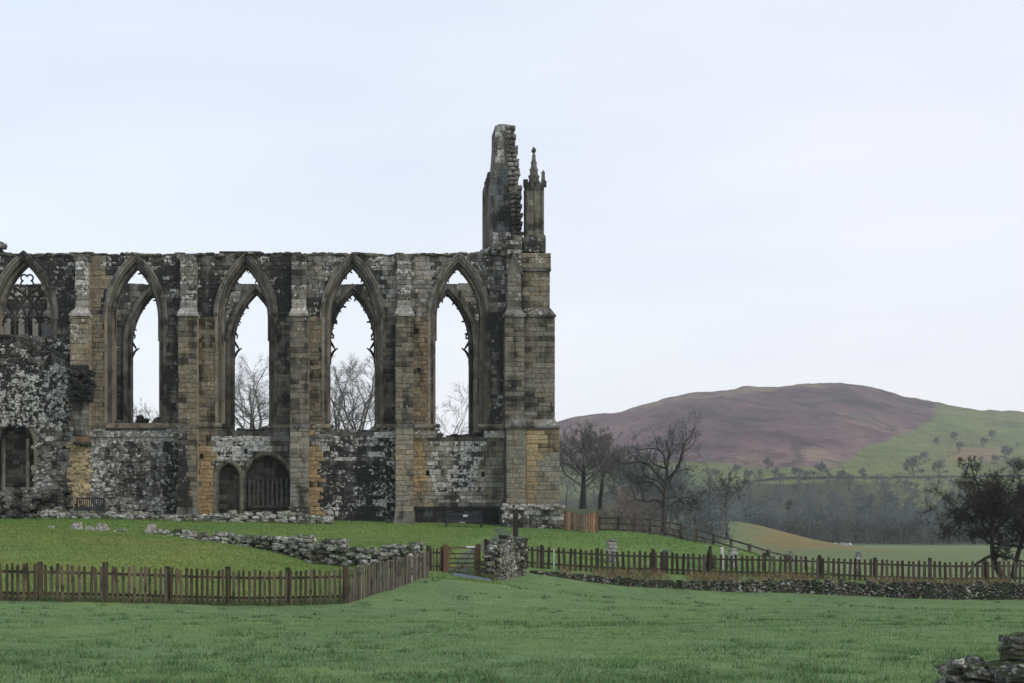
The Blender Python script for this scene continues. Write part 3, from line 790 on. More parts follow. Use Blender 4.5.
butt(178, 196.5, 180, 196, lambda px, py: (TAN if px > 181 else GREY, .5 if py < 385 else .42, .4), lambda px, py: ((.15, .14, .12), .85, .5) if px < 190 else (TAN, .6, .3), 516)
butt(290, 308.5, 291.5, 306, lambda px, py: ((.16, .148, .12), .55, .3), lambda px, py: ((.20, .19, .16), .42, .2), 516)
butt(395.5, 413.5, 397, 411, lambda px, py: ((.165, .15, .118), .52, .25), lambda px, py: ((.22, .20, .16), .36, .25), 520)

# --- far wall of the choir, seen through the openings
mb = MB(5)
sF = YF/F; FW = []
for c in (153, 256, 352.5, 447.5): FW.append(dict(cx=PX(c, YF), h=22.5*sF, R=70*sF, zs=PZ(344, YF), z0=PZ(440, YF)))
X0f, X1f = PX(-60, YF), PX(498, YF); ZTf = PZ(283.5, YF); ZBf = PZ(528, YF)
top = []; x = X1f
while x > X0f:
    top.append((x, ZTf+rnd.uniform(-.06, .02))); nx_ = x-rnd.uniform(.4, .9); top.append((nx_+.01, top[-1][1])); x = nx_
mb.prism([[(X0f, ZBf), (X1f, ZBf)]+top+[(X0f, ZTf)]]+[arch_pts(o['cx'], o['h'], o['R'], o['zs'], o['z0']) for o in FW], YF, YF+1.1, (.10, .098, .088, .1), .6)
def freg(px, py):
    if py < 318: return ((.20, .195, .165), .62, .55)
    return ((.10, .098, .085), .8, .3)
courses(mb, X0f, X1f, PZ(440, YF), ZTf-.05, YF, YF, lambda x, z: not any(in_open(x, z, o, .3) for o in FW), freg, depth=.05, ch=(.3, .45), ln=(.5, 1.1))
for px in (20, 34, 6):
    mb.box(PX(px, YF), PX(px+5, YF), YF-.4, YF, PZ(440, YF), PZ(318, YF), (.24, .235, .215, .2), .35)
fw = mb.build('wall', M_stone, ruin); fw['label'] = 'far side wall seen through the near windows'
for wi, o in enumerate(FW):
    mb = MB(90+wi); dk = lambda u, z: ((.105, .10, .085, .15), .7)
    order(mb, o, -.02, .2, YF-.02, YF+.9, dk); order(mb, o, .18, .42, YF-.14, YF+.4, lambda u, z: ((.14, .133, .11, .2), .55))
    win = mb.build('window_arch', M_stone, ruin)
    tb = MB(110+wi)
    tracery(tb, o, YF+.4, 150+wi, lambda dx, h: .6 if h > .2 else .18, (.07, .068, .058, .05), .235)
    tb2 = (.06, .06, .054, .1)
    if wi == 0:
        for sx in (1,):
            for (qx, qz, qr) in ((.62, 1.55, .30), (.95, .85, .26)):
                P = [(o['cx']+qx+qr*math.cos(b), YF+.4, o['zs']+qz+qr*math.sin(b)) for b in np.linspace(0, 6.3, 13)]
                tb.tube(P, .07, 5, tb2, .6)
                for k in range(4): cusp(tb, (o['cx']+qx+qr*math.cos(k*1.57+.8), o['zs']+qz+qr*math.sin(k*1.57+.8)), (-math.cos(k*1.57+.8), -math.sin(k*1.57+.8)), .2, YF+.4, tb2)
    for sg in ((1, -1) if wi == 2 else ((-1,) if wi in (0, 1) else (1,))):       # springing stumps hanging into the light
        x = o['cx']+sg*o['h']; z = o['zs']-.25
        tb.tube([(x, YF+.4, z-.55), (x-sg*.22, YF+.4, z-.15), (x-sg*.48, YF+.4, z+.05)], [.10, .08, .04], 5, tb2, .6)
        tb.tube([(x, YF+.4, z+.45), (x-sg*.2, YF+.4, z+.15), (x-sg*.30, YF+.4, z-.02)], [.10, .075, .05], 5, tb2, .6)
        tb.tube([(x, YF+.4, z+1.1), (x-sg*.22, YF+.4, z+.8), (x-sg*.18, YF+.4, z+.62)], [.09, .06, .04], 5, tb2, .6)
    tb.build('tracery', M_stone, win)

# --- east corner: tower buttresses, gable stub, pinnacle
YT = 77.7
mb = MB(6)
def tw(x0, x1, p0, p1, Y, reg, yb=YW+1.2, ln=(.32, .75)):
    X0_, X1_, z0, z1 = PX(x0, Y), PX(x1, Y), PZ(p1, Y), PZ(p0, Y)
    mb.box(X0_+.02, X1_-.02, Y+.04, yb, z0, z1, MORT, .5)
    courses(mb, X0_, X1_, z0, z1, Y+.03, Y, None, reg, ln=ln, ch=(.21, .32), depth=.3, proud=(.015, .04))
def weather(x0, x1, u0, u1, p0, p1, Y, Yu, yb=YW+1.2):
    z0, z1 = PZ(p1, Y), PZ(p0, Y)
    mb.box(PX(x0-1, Y), PX(x1+1, Y), Y-.08, yb, z0, z0+.12, jit((*GREY, .45)), .65)
    mb.box(PX(x0-.6, Y), PX(x1+.6, Y), Y-.05, yb, z0+.122, z1, jit((*GREY, .6)), .6, (PX(u0, Yu), PX(u1, Yu), Yu, yb))
r_up = lambda px, py: ((.17, .162, .13), .78 if py < 275 else .55, .5 if py < 275 else .25)
r_up2 = lambda px, py: ((.19, .17, .125), .85 if py < 254 else .5, .5 if py < 262 else .22)
r_md = lambda px, py: ((.158, .148, .122), .55, .36 if px < 527 else .2)
def r_lo(px, py):
    if px > 527 and px < 546 and 432 < py < 468 and px < 540+(py < 450)*5: return ((.31, .245, .145), .05, .1)
    if px > 545 and py < 450: return ((.18, .145, .095), .5, .1)
    if px > 526 and px < 535: return ((.23, .18, .11), .35, .1)
    return ((.185, .175, .14), .42, .2)
tw(522, 550, 268, 312, YT+.5, r_up2); tw(522, 551, 253, 268, YT+.4, r_up2); mb.box(PX(521, YT), PX(552, YT), YT+.34, YW+1.3, PZ(269.5, YT), PZ(267.4, YT), jit((*GREY, .4)), .7)
tw(523, 546, 237, 252, YT+.9, r_up)
tw(507, 522, 236, 312, YT+.3, r_up)
# gablet on the front buttress
Y = YT+.1
mb.prism([[(PX(505, Y), PZ(274, Y)), (PX(523, Y), PZ(274, Y)), (PX(514, Y), PZ(253, Y))]], Y, Y+.5, (.16, .155, .13, .4), .6)
mb.prism([[(PX(504.5, Y), PZ(275, Y)), (PX(506, Y), PZ(275, Y)), (PX(514, Y), PZ(256, Y)), (PX(522, Y), PZ(275, Y)), (PX(523.5, Y), PZ(275, Y)), (PX(514, Y), PZ(251.5, Y))]], Y-.08, Y+.4, (.12, .118, .1, .4), .7)
tw(507.5, 521, 274, 312, YT+.1, r_md)
weather(505, 524.5, 507, 521, 308, 317, YT, YT+.15); weather(524.6, 555, 523, 550, 307, 317, YT+.3, YT+.55)
tw(505, 524.5, 317, 420, YT, r_md); tw(524.5, 555, 317, 420, YT+.3, r_md, ln=(.35, .85))
weather(506, 526, 505, 524.5, 418, 428, YT-.15, YT); weather(526.2, 559, 524.5, 555, 419, 428, YT+.12, YT+.3)
tw(506.5, 526, 428, 508, YT-.12, r_lo); tw(526, 559.5, 428, 508, YT+.15, r_lo, ln=(.35, .85))
for (a, b, p0, p1, o1) in ((504, 528, 505, 515, .12), (502, 529, 514, 534, .3), (527, 561, 506, 515, .0), (526, 564, 514, 534, -.15)):
    tw(a, b, p0, p1, YT-o1-.1, lambda px, py: (GREY, .7, .85 if py < 518 else .6))
for i in range(40): mb.stone((PX(rnd.uniform(502, 563), YT), YT-rnd.uniform(0, .4), PZ(rnd.uniform(505, 509), YT)), (.3, .3, .16), None, jit((*PALE, .8)), .5)
# top clutter between gable and wall
for i in range(60):
    px = rnd.uniform(478, 523); b = np.interp(px, [478, 488, 498, 506, 523], [254, 250, 243, 238, 239])
    mb.stone((PX(px, YW), YW+rnd.uniform(-.1, .9), PZ(rnd.uniform(b, 256), YW)), (.42, .5, .28), None, jit((*GREY, .6)), .7)
mb.build('corner_tower', M_stone, ruin)
for px, py in ((428, 473), (483, 474), (419, 370), (417, 331), (202, 456), (246, 451)):  # black boxes standing on the face, painting the dark of putlog holes
    hm_ = MB(1); hm_.box(PX(px-1.6, YW), PX(px+1.6, YW), YW-.066, YW+.1, PZ(py+2.4, YW), PZ(py-2.4, YW), (.012, .012, .012, 0), .9); hm_.build('putlog_shade_box', M_plain, ruin)
# gable stub
mb = MB(8); Y = 79.6
prof = [(489.5, 256), (521, 256), (520.5, 236), (518.5, 215), (516.5, 190), (514.5, 165), (513, 140), (511.5, 127), (508, 124.5), (501, 124.5), (500, 126), (494.5, 128), (494.3, 145), (492.3, 170), (490.5, 185), (489.5, 215)]
mb.prism([[(PX(a, Y), PZ(b, Y)) for a, b in prof]], Y, Y+1.6, (.135, .132, .12, .45), .62)
def ing(x, z):
    py = HY-(z-CAMZ)*F/Y; px = VX+x*F/Y
    l = np.interp(py, [125, 145, 170, 185, 215, 256], [495, 495, 492.5, 491, 490, 490]); r_ = np.interp(py, [125, 140, 165, 190, 215, 236, 256], [506, 506, 507.5, 509, 511, 512, 521])
    return l < px < r_
def greg(px, py):
    if 165 < py < 235: return ((.12, .125, .13), .72, .42)
    return ((.22, .218, .195), .45, .78)
courses(mb, PX(488, Y), PX(516, Y), PZ(256, Y), PZ(125.5, Y), Y, Y, ing, greg, ch=(.3, .42), ln=(.3, .8), depth=.05, proud=(.01, .04))
py = 126.
while py < 238:         # toothed broken masonry on the outer side
    hh = rnd.uniform(3.6, 5.6); r_ = np.interp(py, [125, 150, 170, 200, 235], [515, 517.5, 519, 522, 523.8])+rnd.uniform(-2.4, 1.2); l = np.interp(py, [125, 165, 190, 215, 240], [505.5, 507, 509, 511, 513])
    xm = l+(r_-l)*rnd.uniform(.35, .65); z0, z1 = PZ(py+hh-.5, Y), PZ(py, Y)
    for a, b in ((l, xm), (xm, r_)):
        mb.stone(((PX(a, Y)+PX(b, Y))/2, Y+rnd.uniform(.05, .3), (z0+z1)/2), ((b-a)*Y/F*1.05, .9, (z1-z0)*1.02), 0, jit((.21, .205, .185, .5), .25), .5, .06, .05)
    py += hh
# return towards the far side: inner jamb of the great end window
xa = PX(490.2, Y); YE = 83.2
YZ = [(Y+1.5, PZ(256, YW)), (YE, PZ(256, YE)-.4), (YE, PZ(189, YE)), (YE-.5, PZ(184, YE-.5)), (YE-1.2, PZ(178, YE-1.2)), (Y+1.9, PZ(174, Y+1.9)), (Y+1.5, PZ(172, Y+1.5))]
n_ = len(YZ); V = [(xa+.0, a, b) for a, b in YZ]+[(xa+.9, a, b) for a, b in YZ]
mb.add(V, [tuple(range(n_))[::-1], tuple(range(n_, 2*n_))]+[(i, (i+1) % n_, n_+(i+1) % n_, n_+i) for i in range(n_)], (.10, .10, .095, .2), .7)
for yy in (81.3, 82.0, 82.7, 83.1):
    zt = np.interp(yy, [81, 82, 83.2], [PZ(176, 81), PZ(180, 82), PZ(190, 83.2)]); mb.tube([(xa-.02, yy, PZ(256, 82)), (xa-.02, yy, zt-.1)], .10, 6, jit((.13, .13, .12, .3)), .55)
for i in range(16):
    f = rnd.random(); yy = 81.1+2.1*f; mb.stone((xa+.45, yy, np.interp(yy, [81, 81.5, 82, 82.7, 83.2], [PZ(174, 81), PZ(176, 81.5), PZ(179, 82), PZ(185, 82.7), PZ(190, 83.2)])), (.8, .45, .26), 0, jit((*GREY, .5)), .7)
for i in range(8): mb.stone((PX(rnd.uniform(500, 510), Y), Y+.5, PZ(124.5, Y)), (.35, .5, .2), None, jit((*GREY, .4)), .7)
gb = mb.build('gable_stub', M_stone, ruin)
# pinnacle
mb = MB(9); Y = 79.2; cx = PX(533.8, Y); PT = (.145, .14, .115, .2)
hw = 7.6*Y/F
mb.box(cx-hw*1.25, cx+hw*1.35, Y-hw*1.3, Y+hw*1.3, PZ(241, Y), PZ(237, Y), PT, .6)
z0, z1 = PZ(237, Y), PZ(190, Y)
mb.box(cx-hw, cx+hw, Y-hw, Y+hw, z0, z1, PT, .6)
courses(mb, cx-hw, cx+hw, z0, z1, Y-hw, Y, None, lambda px, py: ((.16, .152, .115), .5, .25), ln=(.3, .5), ch=(.3, .4), depth=.05, proud=(.005, .02))
for sg in (-1, 1):
    for yy in (Y-hw, Y+hw): mb.tube([(cx+sg*hw, yy, z0), (cx+sg*hw, yy, z1)], .09, 6, PT, .6)
mb.tube([(cx, Y-hw-.02, z0), (cx, Y-hw-.02, z1)], .06, 6, PT, .6)
mb.box(cx-hw*1.2, cx+hw*1.2, Y-hw*1.2, Y+hw*1.2, PZ(192, Y), PZ(189, Y), (.1, .097, .085, .1), .8)
for i in range(4): # battlement
    x = cx-hw*1.2+hw*2.4*i/3; mb.box(x-.13, x+.13, Y-hw*1.2, Y-hw*.8, PZ(188.9, Y), PZ(181+rnd.uniform(0, 3), Y), jit((.1, .097, .085, .1)), .8)
mb.box(cx-hw*1.15, cx+hw*1.15, Y-hw*1.1, Y+hw*1.1, PZ(188.95, Y), PZ(185, Y), (.1, .097, .085, .1), .8)
pn = mb.build('pinnacle', M_stone, ruin)
mb = MB(10)
zs_, ze_ = PZ(188, Y), PZ(152, Y); rb = 6.4*Y/F
V = [(cx+rb*math.cos(a), Y+rb*math.sin(a), zs_) for a in [math.pi/8+k*math.pi/4 for k in range(8)]]+[(cx+.05*math.cos(a), Y+.05*math.sin(a), ze_) for a in [math.pi/8+k*math.pi/4 for k in range(8)]]
mb.add(V, [(k, (k+1) % 8, 8+(k+1) % 8, 8+k) for k in range(8)]+[tuple(range(8, 16))], PT, .65)
for lv in range(5):
    f = .12+lv*.19; r_ = rb*(1-f)*.93; z = zs_+(ze_-zs_)*f
    for k in range(4):
        a = k*math.pi/2; mb.stone((cx+r_*math.cos(a), Y+r_*math.sin(a), z), (.17*(1-f*.4), .17*(1-f*.4), .15), None, PT, .7, .08)
mb.build('spire', M_stone, pn)
mb = MB(11); mb.stone((cx, Y, PZ(150.5, Y)), (.24, .24, .2), 0, PT, .8, .06); mb.tube([(cx, Y, PZ(152, Y)), (cx, Y, PZ(147, Y))], [.07, .04], 6, PT, .8); mb.build('finial', M_stone, pn)
for sx, zt in ((1, 172), (-1, 182)):
    mb = MB(12); x = cx+sx*hw*1.1; mb.tube([(x, Y-hw, PZ(188, Y)), (x, Y-hw, PZ(zt+3, Y)), (x, Y-hw, PZ(zt, Y))], [.13, .09, .02], 6, PT, .8)
    mb.stone((x, Y-hw, PZ(zt+3, Y)), (.2, .2, .14), 0, PT, .8, .06); mb.build('turret', M_stone, pn)

# ------------------------------------------------------------------ low stonework
def mound_of(name, label, cat, pts, step, mat=M_rubble, tint=GREY, li=.6, so_=.62, seed=1, group=None):
    """dry stone wall along pts = (X, Y, height, thickness, zbase or None)"""
    mb = MB(seed); r = random.Random(seed)
    P0 = pts[0]; root_z = gz(P0[0], P0[1]) if P0[4] is None else P0[4]
    for a, b in zip(pts[:-1], pts[1:]):
        L = math.dist(a[:2], b[:2]); ang = math.atan2(b[1]-a[1], b[0]-a[0]); nx, ny = -math.sin(ang), math.cos(ang)
        d = 0
        nc = max(1, int(L/step))
        for i in range(nc):
            f = (i+.5)/nc; x = a[0]+(b[0]-a[0])*f; y = a[1]+(b[1]-a[1])*f; H = a[2]+(b[2]-a[2])*f; T = a[3]+(b[3]-a[3])*f
            H *= r.uniform(.82, 1.12)
            zb = gz(x, y) if a[4] is None else a[4]+(b[4]-a[4])*f
            z = -.08; row = 0
            while z < H:
                h = r.uniform(.55, .95)*step*.62
                for s in ((-1, 1) if T > step*.8 else (0,)):
                    off = s*(T/2-step*.25)
                    wv = r.uniform(.85, 1.35)*step
                    xo = r.uniform(-.4, .4)*step+(row % 2)*step*.5
                    t = jit((*(tint if r.random() > .18 else TAN), max(0, li+r.uniform(-.4, .4))), .32, .06)
                    mb.stone((x+nx*off+math.cos(ang)*xo, y+ny*off+math.sin(ang)*xo, zb+z+h/2), (wv, max(step*.7, T*.55), h*1.12), ang, t, so_+r.uniform(-.2, .2), .09, .09)
                z += h; row += 1
    return mb, (P0[0], P0[1], root_z)
def wall_obj(name, label, cat, pts, step, **k):
    mb, loc = mound_of(name, label, cat, pts, step, **k)
    o = mb.build(name, k.get('mat', M_rubble)); V = np.array(mb.v)-np.array(loc)
    o.data.vertices.foreach_set('co', V.astype(np.float32).ravel()); o.data.update(); o.location = loc
    return tag(o, label, cat, k.get('group'))
def lowwall(lst, zoff=0.):
    out = []
    for px, py_top, py_bot, Y, T in lst:
        z0 = PZ(py_bot, Y); out.append((PX(px, Y), Y, (py_bot-py_top)*Y/F, T, z0))
    return out
wall_obj('rubble_wall', 'long low ruined wall of grey rubble curving through the grass below the church', 'ruined wall',
         lowwall([(152, 530.5, 538, 61.2, .5), (200, 533.5, 543, 61.2, .6), (245, 537, 552, 61.3, .8), (275, 540, 560, 61, .9), (300, 540.5, 565, 60.5, .9), (330, 541.5, 572, 60, 1.0), (342, 546, 574, 59.6, .9), (356, 548.5, 574, 59.3, .9), (385, 548, 574, 59.2, .9), (402, 546, 574, 59, .9), (420, 547, 574, 58.8, .8)]), .36, seed=31, li=.66, so_=.56, tint=(.20, .195, .175))
wall_obj('foundation_wall', 'line of pale knee-high footing stones along the foot of the church wall', 'foundation',
         lowwall([(34, 512, 522, 76.4, .7), (70, 514, 522, 76.2, .7), (120, 515, 524, 76, .7), (180, 516, 524.5, 75.8, .6), (215, 515.5, 525, 75.7, .7), (250, 514, 526, 75.6, .7), (285, 514.5, 526, 75.6, .7), (332, 518, 527, 75.6, .6)]), .42, seed=32, li=.75, so_=.5, tint=PALE)
gw = wall_obj('stone_wall', 'short stub of rough stone wall beside the wooden gate', 'stone wall',
         lowwall([(483.5, 549, 577, 57.6, .45), (493, 547, 578, 57.7, .45), (496, 545, 578, 58.2, .5), (507, 541.5, 577, 59.4, .5), (521, 542.5, 577, 60.6, .5)]), .30, seed=33, li=.46, so_=.66, tint=GREY)
RW = []
for px in (530, 560, 600, 650, 700, 760, 820, 880, 950, 1024, 1090):
    Y = float(wall_y(PX(px, 62)))-.02; x = PX(px, Y); RW.append((x, Y, float(step_h(x))*.92+.04, .28, None))
RWy = [(x, Y-.12, H, T, gz(x, Y-.3)) for x, Y, H, T, _ in RW]
wall_obj('retaining_wall', 'long knee-high dry stone retaining wall under the picket fence, grown over with dry grass', 'retaining wall', RWy, .155, seed=34, li=.36, so_=.84, tint=(.12, .115, .09))
# loose stones on the mound
for k, (px, py, Y, s_, lab) in enumerate(((50, 530.5, 60, .30, 'small white stone alone on the grass mound'), (76, 531, 60, .52, 'pale boulder, first of the stones lined up on the mound below the bench'),
        (89, 532, 60, .42, 'flat low stone in the middle of the line of stones below the bench'), (101, 531, 60.3, .55, 'broad whitish boulder closing the line of stones below the bench'), (120, 534.2, 60, .6, 'long flat stone lying low in the grass between the boulders and the rubble wall'),
        (151, 533.5, 61, .45, 'tall pointed grey stone standing at the start of the rubble wall'))):
    mb = MB(300+k); x, y = PX(px, Y), Y; z = PZ(py, Y); g = gz(x, y)
    hh = {5: .5, 4: .25, 2: .3}.get(k, .4)*(.6 if k == 0 else 1)
    mb.stone((0, 0, hh*.35), (s_*1.2, s_*.8, hh), 0, jit((*PALE, .75 if k != 5 else .5)), .35, .13)
    mb.stone((s_*.3, -.05, hh*.2), (s_*.6, s_*.5, hh*.6), 0, jit((*PALE, .6)), .4, .13)
    for q_, p_ in enumerate(mb.v):
        f_ = max(0, p_[2]/hh); mb.v[q_] = (p_[0]*(1-.45*f_)+.06*f_, p_[1]*(1-.4*f_), p_[2])
    o = mb.build('boulder', M_rubble); o.location = (x, y, min(g, z)); tag(o, lab, 'boulder', 'loose stones on the mound')
# stone pier, standing stone, posts behind the right-hand fence
def pier(px, p0, p1, Y, wpx, lab, name, cat, seed, t=PALE, li=.6):
    mb = MB(seed); W = wpx*Y/F; H = (p1-p0)*Y/F; z = 0
    while z < H:
        h = min(random.Random(int(z*100)).uniform(.14, .24), H-z+.03); w_ = W*rnd.uniform(.86, 1.05)
        mb.stone((rnd.uniform(-.03, .03), 0, z+h/2), (w_, W*.8, h*1.15), 0, jit((*t, li), .25), .4, .06, .05); z += h
    o = mb.build(name, M_rubble); o.location = (PX(px, Y), Y, PZ(p1, Y)); return tag(o, lab, cat)
pier(611, 540, 573, 63.6, 11, 'squat pier of stacked pale stone behind the picket fence on the green bank', 'stone_pier', 'stone pier', 401)
pier(733, 549, 578, 64.2, 9, 'weathered lump of grey stone beside the white post behind the fence', 'standing_stone', 'stone', 402, GREY, .9)
pier(858, 552, 580, 64.5, 5.5, 'narrow grey stone upright just showing above the long picket fence', 'stone_upright', 'stone', 403, GREY, .6)
pier(791, 551.5, 580, 64.6, 4.5, 'slim stone stump where the rail fence meets the picket fence', 'stone_stump', 'stone', 404, GREY, .5)
def post(px, p0, p1, Y, wpx, tint, lab, name, cat, mat=M_wood, group=None):
    mb = MB(5); W = wpx*Y/F; H = (p1-p0)*Y/F; mb.box(-W/2, W/2, -W/2, W/2, -.2, H-.05, (*tint, .1), .3)
    mb.box(-W/2, W/2, -W/2, W/2, H-.049, H, (*tint, .1), .3, (-W*.3, W*.3, -W*.3, W*.3))
    o = mb.build(name, mat); o.location = (PX(px, Y), Y, PZ(p1, Y)); return tag(o, lab, cat, group)
post(722, 547, 578, 63.6, 2.8, (.5, .5, .47), 'white painted post behind the dark picket fence', 'white_post', 'post', M_plain)
post(665.5, 549.5, 577, 62.9, 4.6, (.10, .115, .13), 'blue-grey post a little taller than the pickets around it', 'grey_post', 'post')
post(515.5, 512, 540, 71.5, 4.6, (.035, .032, .028), 'lone dark timber post in front of the corner tower', 'timber_post', 'post')
mb = MB(5)
for k in range(7): mb.stone((0, 0, k*.13), (.42*(1-k*.12), .42*(1-k*.12), .24), None, (.03, .045, .025, 0), .2, .12)
o = mb.build('conifer_sapling', M_ever); o.location = (PX(710, 63.5), 63.5, PZ(566, 63.5)); tag(o, 'tiny dark conifer sapling poking above the fence near the white post', 'sapling')

# bottom right corner stonework
mb = MB(501); rr = random.Random(9)
base = (PX(980, 13.5), 13.5, gz(PX(980, 13.5), 13.5))
for i in range(46):
    a = rr.random(); x = PX(962+a*52, 13.5)+rr.uniform(-.05, .05); zt = PZ(np.interp(a, [0, .1, .3, .8, 1], [660, 659.5, 657.5, 658.5, 664]), 13.5)
    z = zt-.06-rr.random()**1.6*.45; mb.stone((x, 13.6+rr.uniform(-.25, .3), z), (rr.uniform(.10, .22), .24, rr.uniform(.06, .12)), 0, jit((*GREY, .68), .3), .68, .12)
mb.stone((PX(957, 13.5), 13.45, PZ(660.5, 13.5)), (.07, .08, .055), None, (.3, .3, .28, 1.0), .1, .16)
for i in range(20):
    mb.stone((PX(rr.uniform(1003, 1030), 13.4), 13.3+rr.uniform(0, .3), PZ(rr.uniform(668, 700), 13.4)), (.2, .25, .11), 0, jit((*GREY, .7), .3), .5, .1)
o = mb.build('broken_wall', M_rubble); o.data.transform(Matrix.Translation(-Vector(base))); o.location = base
tag(o, 'mossy broken wall end crusted with white lichen in the near corner of the lawn', 'ruined wall')
mb = MB(502)
for k in range(9):
    z = PZ(690-k*6, 13.3); mb.stone((PX(1027+rr.uniform(-1, 1)*.6, 13.3), 13.5, z), (.27, .3, .062*1.3), 0, jit((.12, .118, .1, .35), .3), .75, .06, .04)
mb.stone((PX(1019, 13.3), 13.45, PZ(639.5, 13.3)), (.07, .12, .03), 0, (.5, .5, .47, 1.2), .1); mb.stone((PX(1028, 13.3), 13.5, PZ(637.5, 13.3)), (.17, .2, .06), 0, (.1, .1, .09, .2), .8)
b2 = (PX(1027, 13.3), 13.5, PZ(698, 13.3)); o = mb.build('wall_pier', M_rubble); o.data.transform(Matrix.Translation(-Vector(b2))); o.location = b2
tag(o, 'dark stacked stone pier rising behind the mossy broken wall', 'stone pier')

# ------------------------------------------------------------------ timber fences
def picket_mesh(h, wd, th, tint, kind):
    mb = MB(3); z1 = h-wd*.45
    mb.box(-wd/2, wd/2, -th/2, th/2, 0, z1, tint, .3)
    if kind == 0: mb.box(-wd/2, wd/2, -th/2, th/2, z1+.0005, h, tint, .3, (-wd*.12, wd*.12, -th/2, th/2))
    else: mb.box(-wd/2, wd/2, -th/2, th/2, z1+.0005, h-wd*.15, tint, .3, (-wd*.34, wd*.34, -th/2, th/2))
    return np.array(mb.v), mb.f, mb.t
def picket_fence(name, label, pts, h, spacing, wd, tint, post_every, seed, group=None, posth=.1, odd=()):
    """pts = (X, Y, z) along the foot of the fence"""
    r = random.Random(seed); base = pts[0]
    root = thing(name, label, 'fence', base, group)
    seg = [math.dist(a[:2], b[:2]) for a, b in zip(pts[:-1], pts[1:])]; L = sum(seg)
    def along(d):
        for (a, b), l in zip(zip(pts[:-1], pts[1:]), seg):
            if d <= l+1e-6: f = d/l; return Vector(a).lerp(Vector(b), f), math.atan2(b[1]-a[1], b[0]-a[0])
            d -= l
        return Vector(pts[-1]), math.atan2(pts[-1][1]-pts[-2][1], pts[-1][0]-pts[-2][0])
    mats = []
    for k in range(7):
        kk = r.uniform(.65, 1.3); gg = r.uniform(0, .45); av = sum(tint[:3])/3*1.1; tt = tuple((c*(1-gg)+av*gg)*kk for c in tint[:3])
        V, Fc, T = picket_mesh(h, wd*r.uniform(.9, 1.1), .022, (*tt, 0), k % 2)
        o = mesh_from('picket', V, Fc, M_wood, T); mats.append(o.data); bpy.data.objects.remove(o)
    Vp, Fp, Tp = picket_mesh(h, wd*.55, .022, (.36, .35, .32, 0), 0); o = mesh_from('picket', Vp, Fp, M_plain, Tp); pale = o.data; bpy.data.objects.remove(o)
    n = int(L/spacing)
    for i in range(n):
        p, a = along((i+.5)*spacing)
        o = bpy.data.objects.new('picket', pale if i in odd else r.choice(mats)); C.objects.link(o); o.parent = root
        if i in odd: o['label'] = 'pale bleached picket'
        o.location = (p.x-base[0]+math.sin(a)*.035, p.y-base[1]-math.cos(a)*.035, p.z-base[2]+r.uniform(-.035, .035)); o.rotation_euler = (r.gauss(0, .02), r.gauss(0, .024), a)
    for zf in (.22, .78):
        mb = MB(2)
        K = max(2, int(L/1.5))
        for i in range(K):
            (p, a), (q, _) = along(L*i/K), along(L*(i+1)/K)
            d = Vector((-math.sin(a), math.cos(a), 0))*.018
            mb.bar(p+d+Vector((0, 0, h*zf)), q+d+Vector((0, 0, h*zf)), .04, .075, (*[c*.8 for c in tint[:3]], 0))
        mb.build('rail', M_wood, root)
    k = int(round(L/post_every))
    for i in range(k+1):
        p, a = along(L*i/k); mb = MB(7); d = Vector((-math.sin(a), math.cos(a), 0))*.04
        mb.box(-.06, .06, -.06, .06, -.25, h+posth*r.uniform(.2, 1), (*[c*.62 for c in tint[:3]], 0), .3)
        o = mb.build('post', M_wood); o.parent = root; o.location = p+d-Vector(base); o.rotation_euler = (0, 0, a)
    return root
def gl(lst):
    return [(PX(px, Y), Y, gz(PX(px, Y), Y)-.02) for px, Y in lst]
FT = (.080, .060, .038)
picket_fence('picket_fence', 'brown picket fence with open gaps along the foot of the grass mound', gl([(-25, 36.4), (40, 37.4), (120, 38.4), (200, 39.5), (270, 40.2), (346, 41.1)]), 1.0, .152, .075, FT, 1.8, 51)
picket_fence('picket_fence', 'weathered grey-brown picket fence running back from the corner post towards the gate', gl([(347.5, 41.2), (368, 43.2), (392, 46.3), (412, 49.8), (428, 53)]), .98, .165, .10, (.105, .092, .070), 3.2, 52, odd=())
picket_fence('picket_fence', 'three short dark pickets filling the gap left of the gate', gl([(429, 57.2), (443, 57.6)]), .98, .15, .075, (.06, .045, .032), 1.2, 55)
post(410.5, 553.5, 578, 49.6, 4.2, (.36, .33, .30), 'pale leaning post on the front of the weathered fence run', 'pale_post', 'post')
rf = []
for px in (486, 530, 570, 620, 660, 720, 790, 880, 950, 1040):
    Y = float(wall_y(PX(px, 62)))+.55; rf.append((PX(px, Y), Y, gz(PX(px, Y), Y)-.02))
picket_fence('picket_fence', 'long dark picket fence standing on the dry stone retaining wall', rf, .98, .24, .115, (.056, .042, .030), 2.6, 53, posth=.16, odd=(5, 12))
# bright board fence beside the tower
picket_fence('board_fence', 'short fence of fresh orange-brown boards beside the corner tower', [(PX(565, 76.4), 76.4, gz(PX(565, 76.4), 76.4)), (PX(582, 75.8), 75.8, gz(PX(582, 75.8), 75.8)), (PX(597.5, 76.4), 76.4, gz(PX(597.5, 76.4), 76.4))], 1.02, .175, .112, (.215, .115, .055), 1.7, 54, posth=.08)
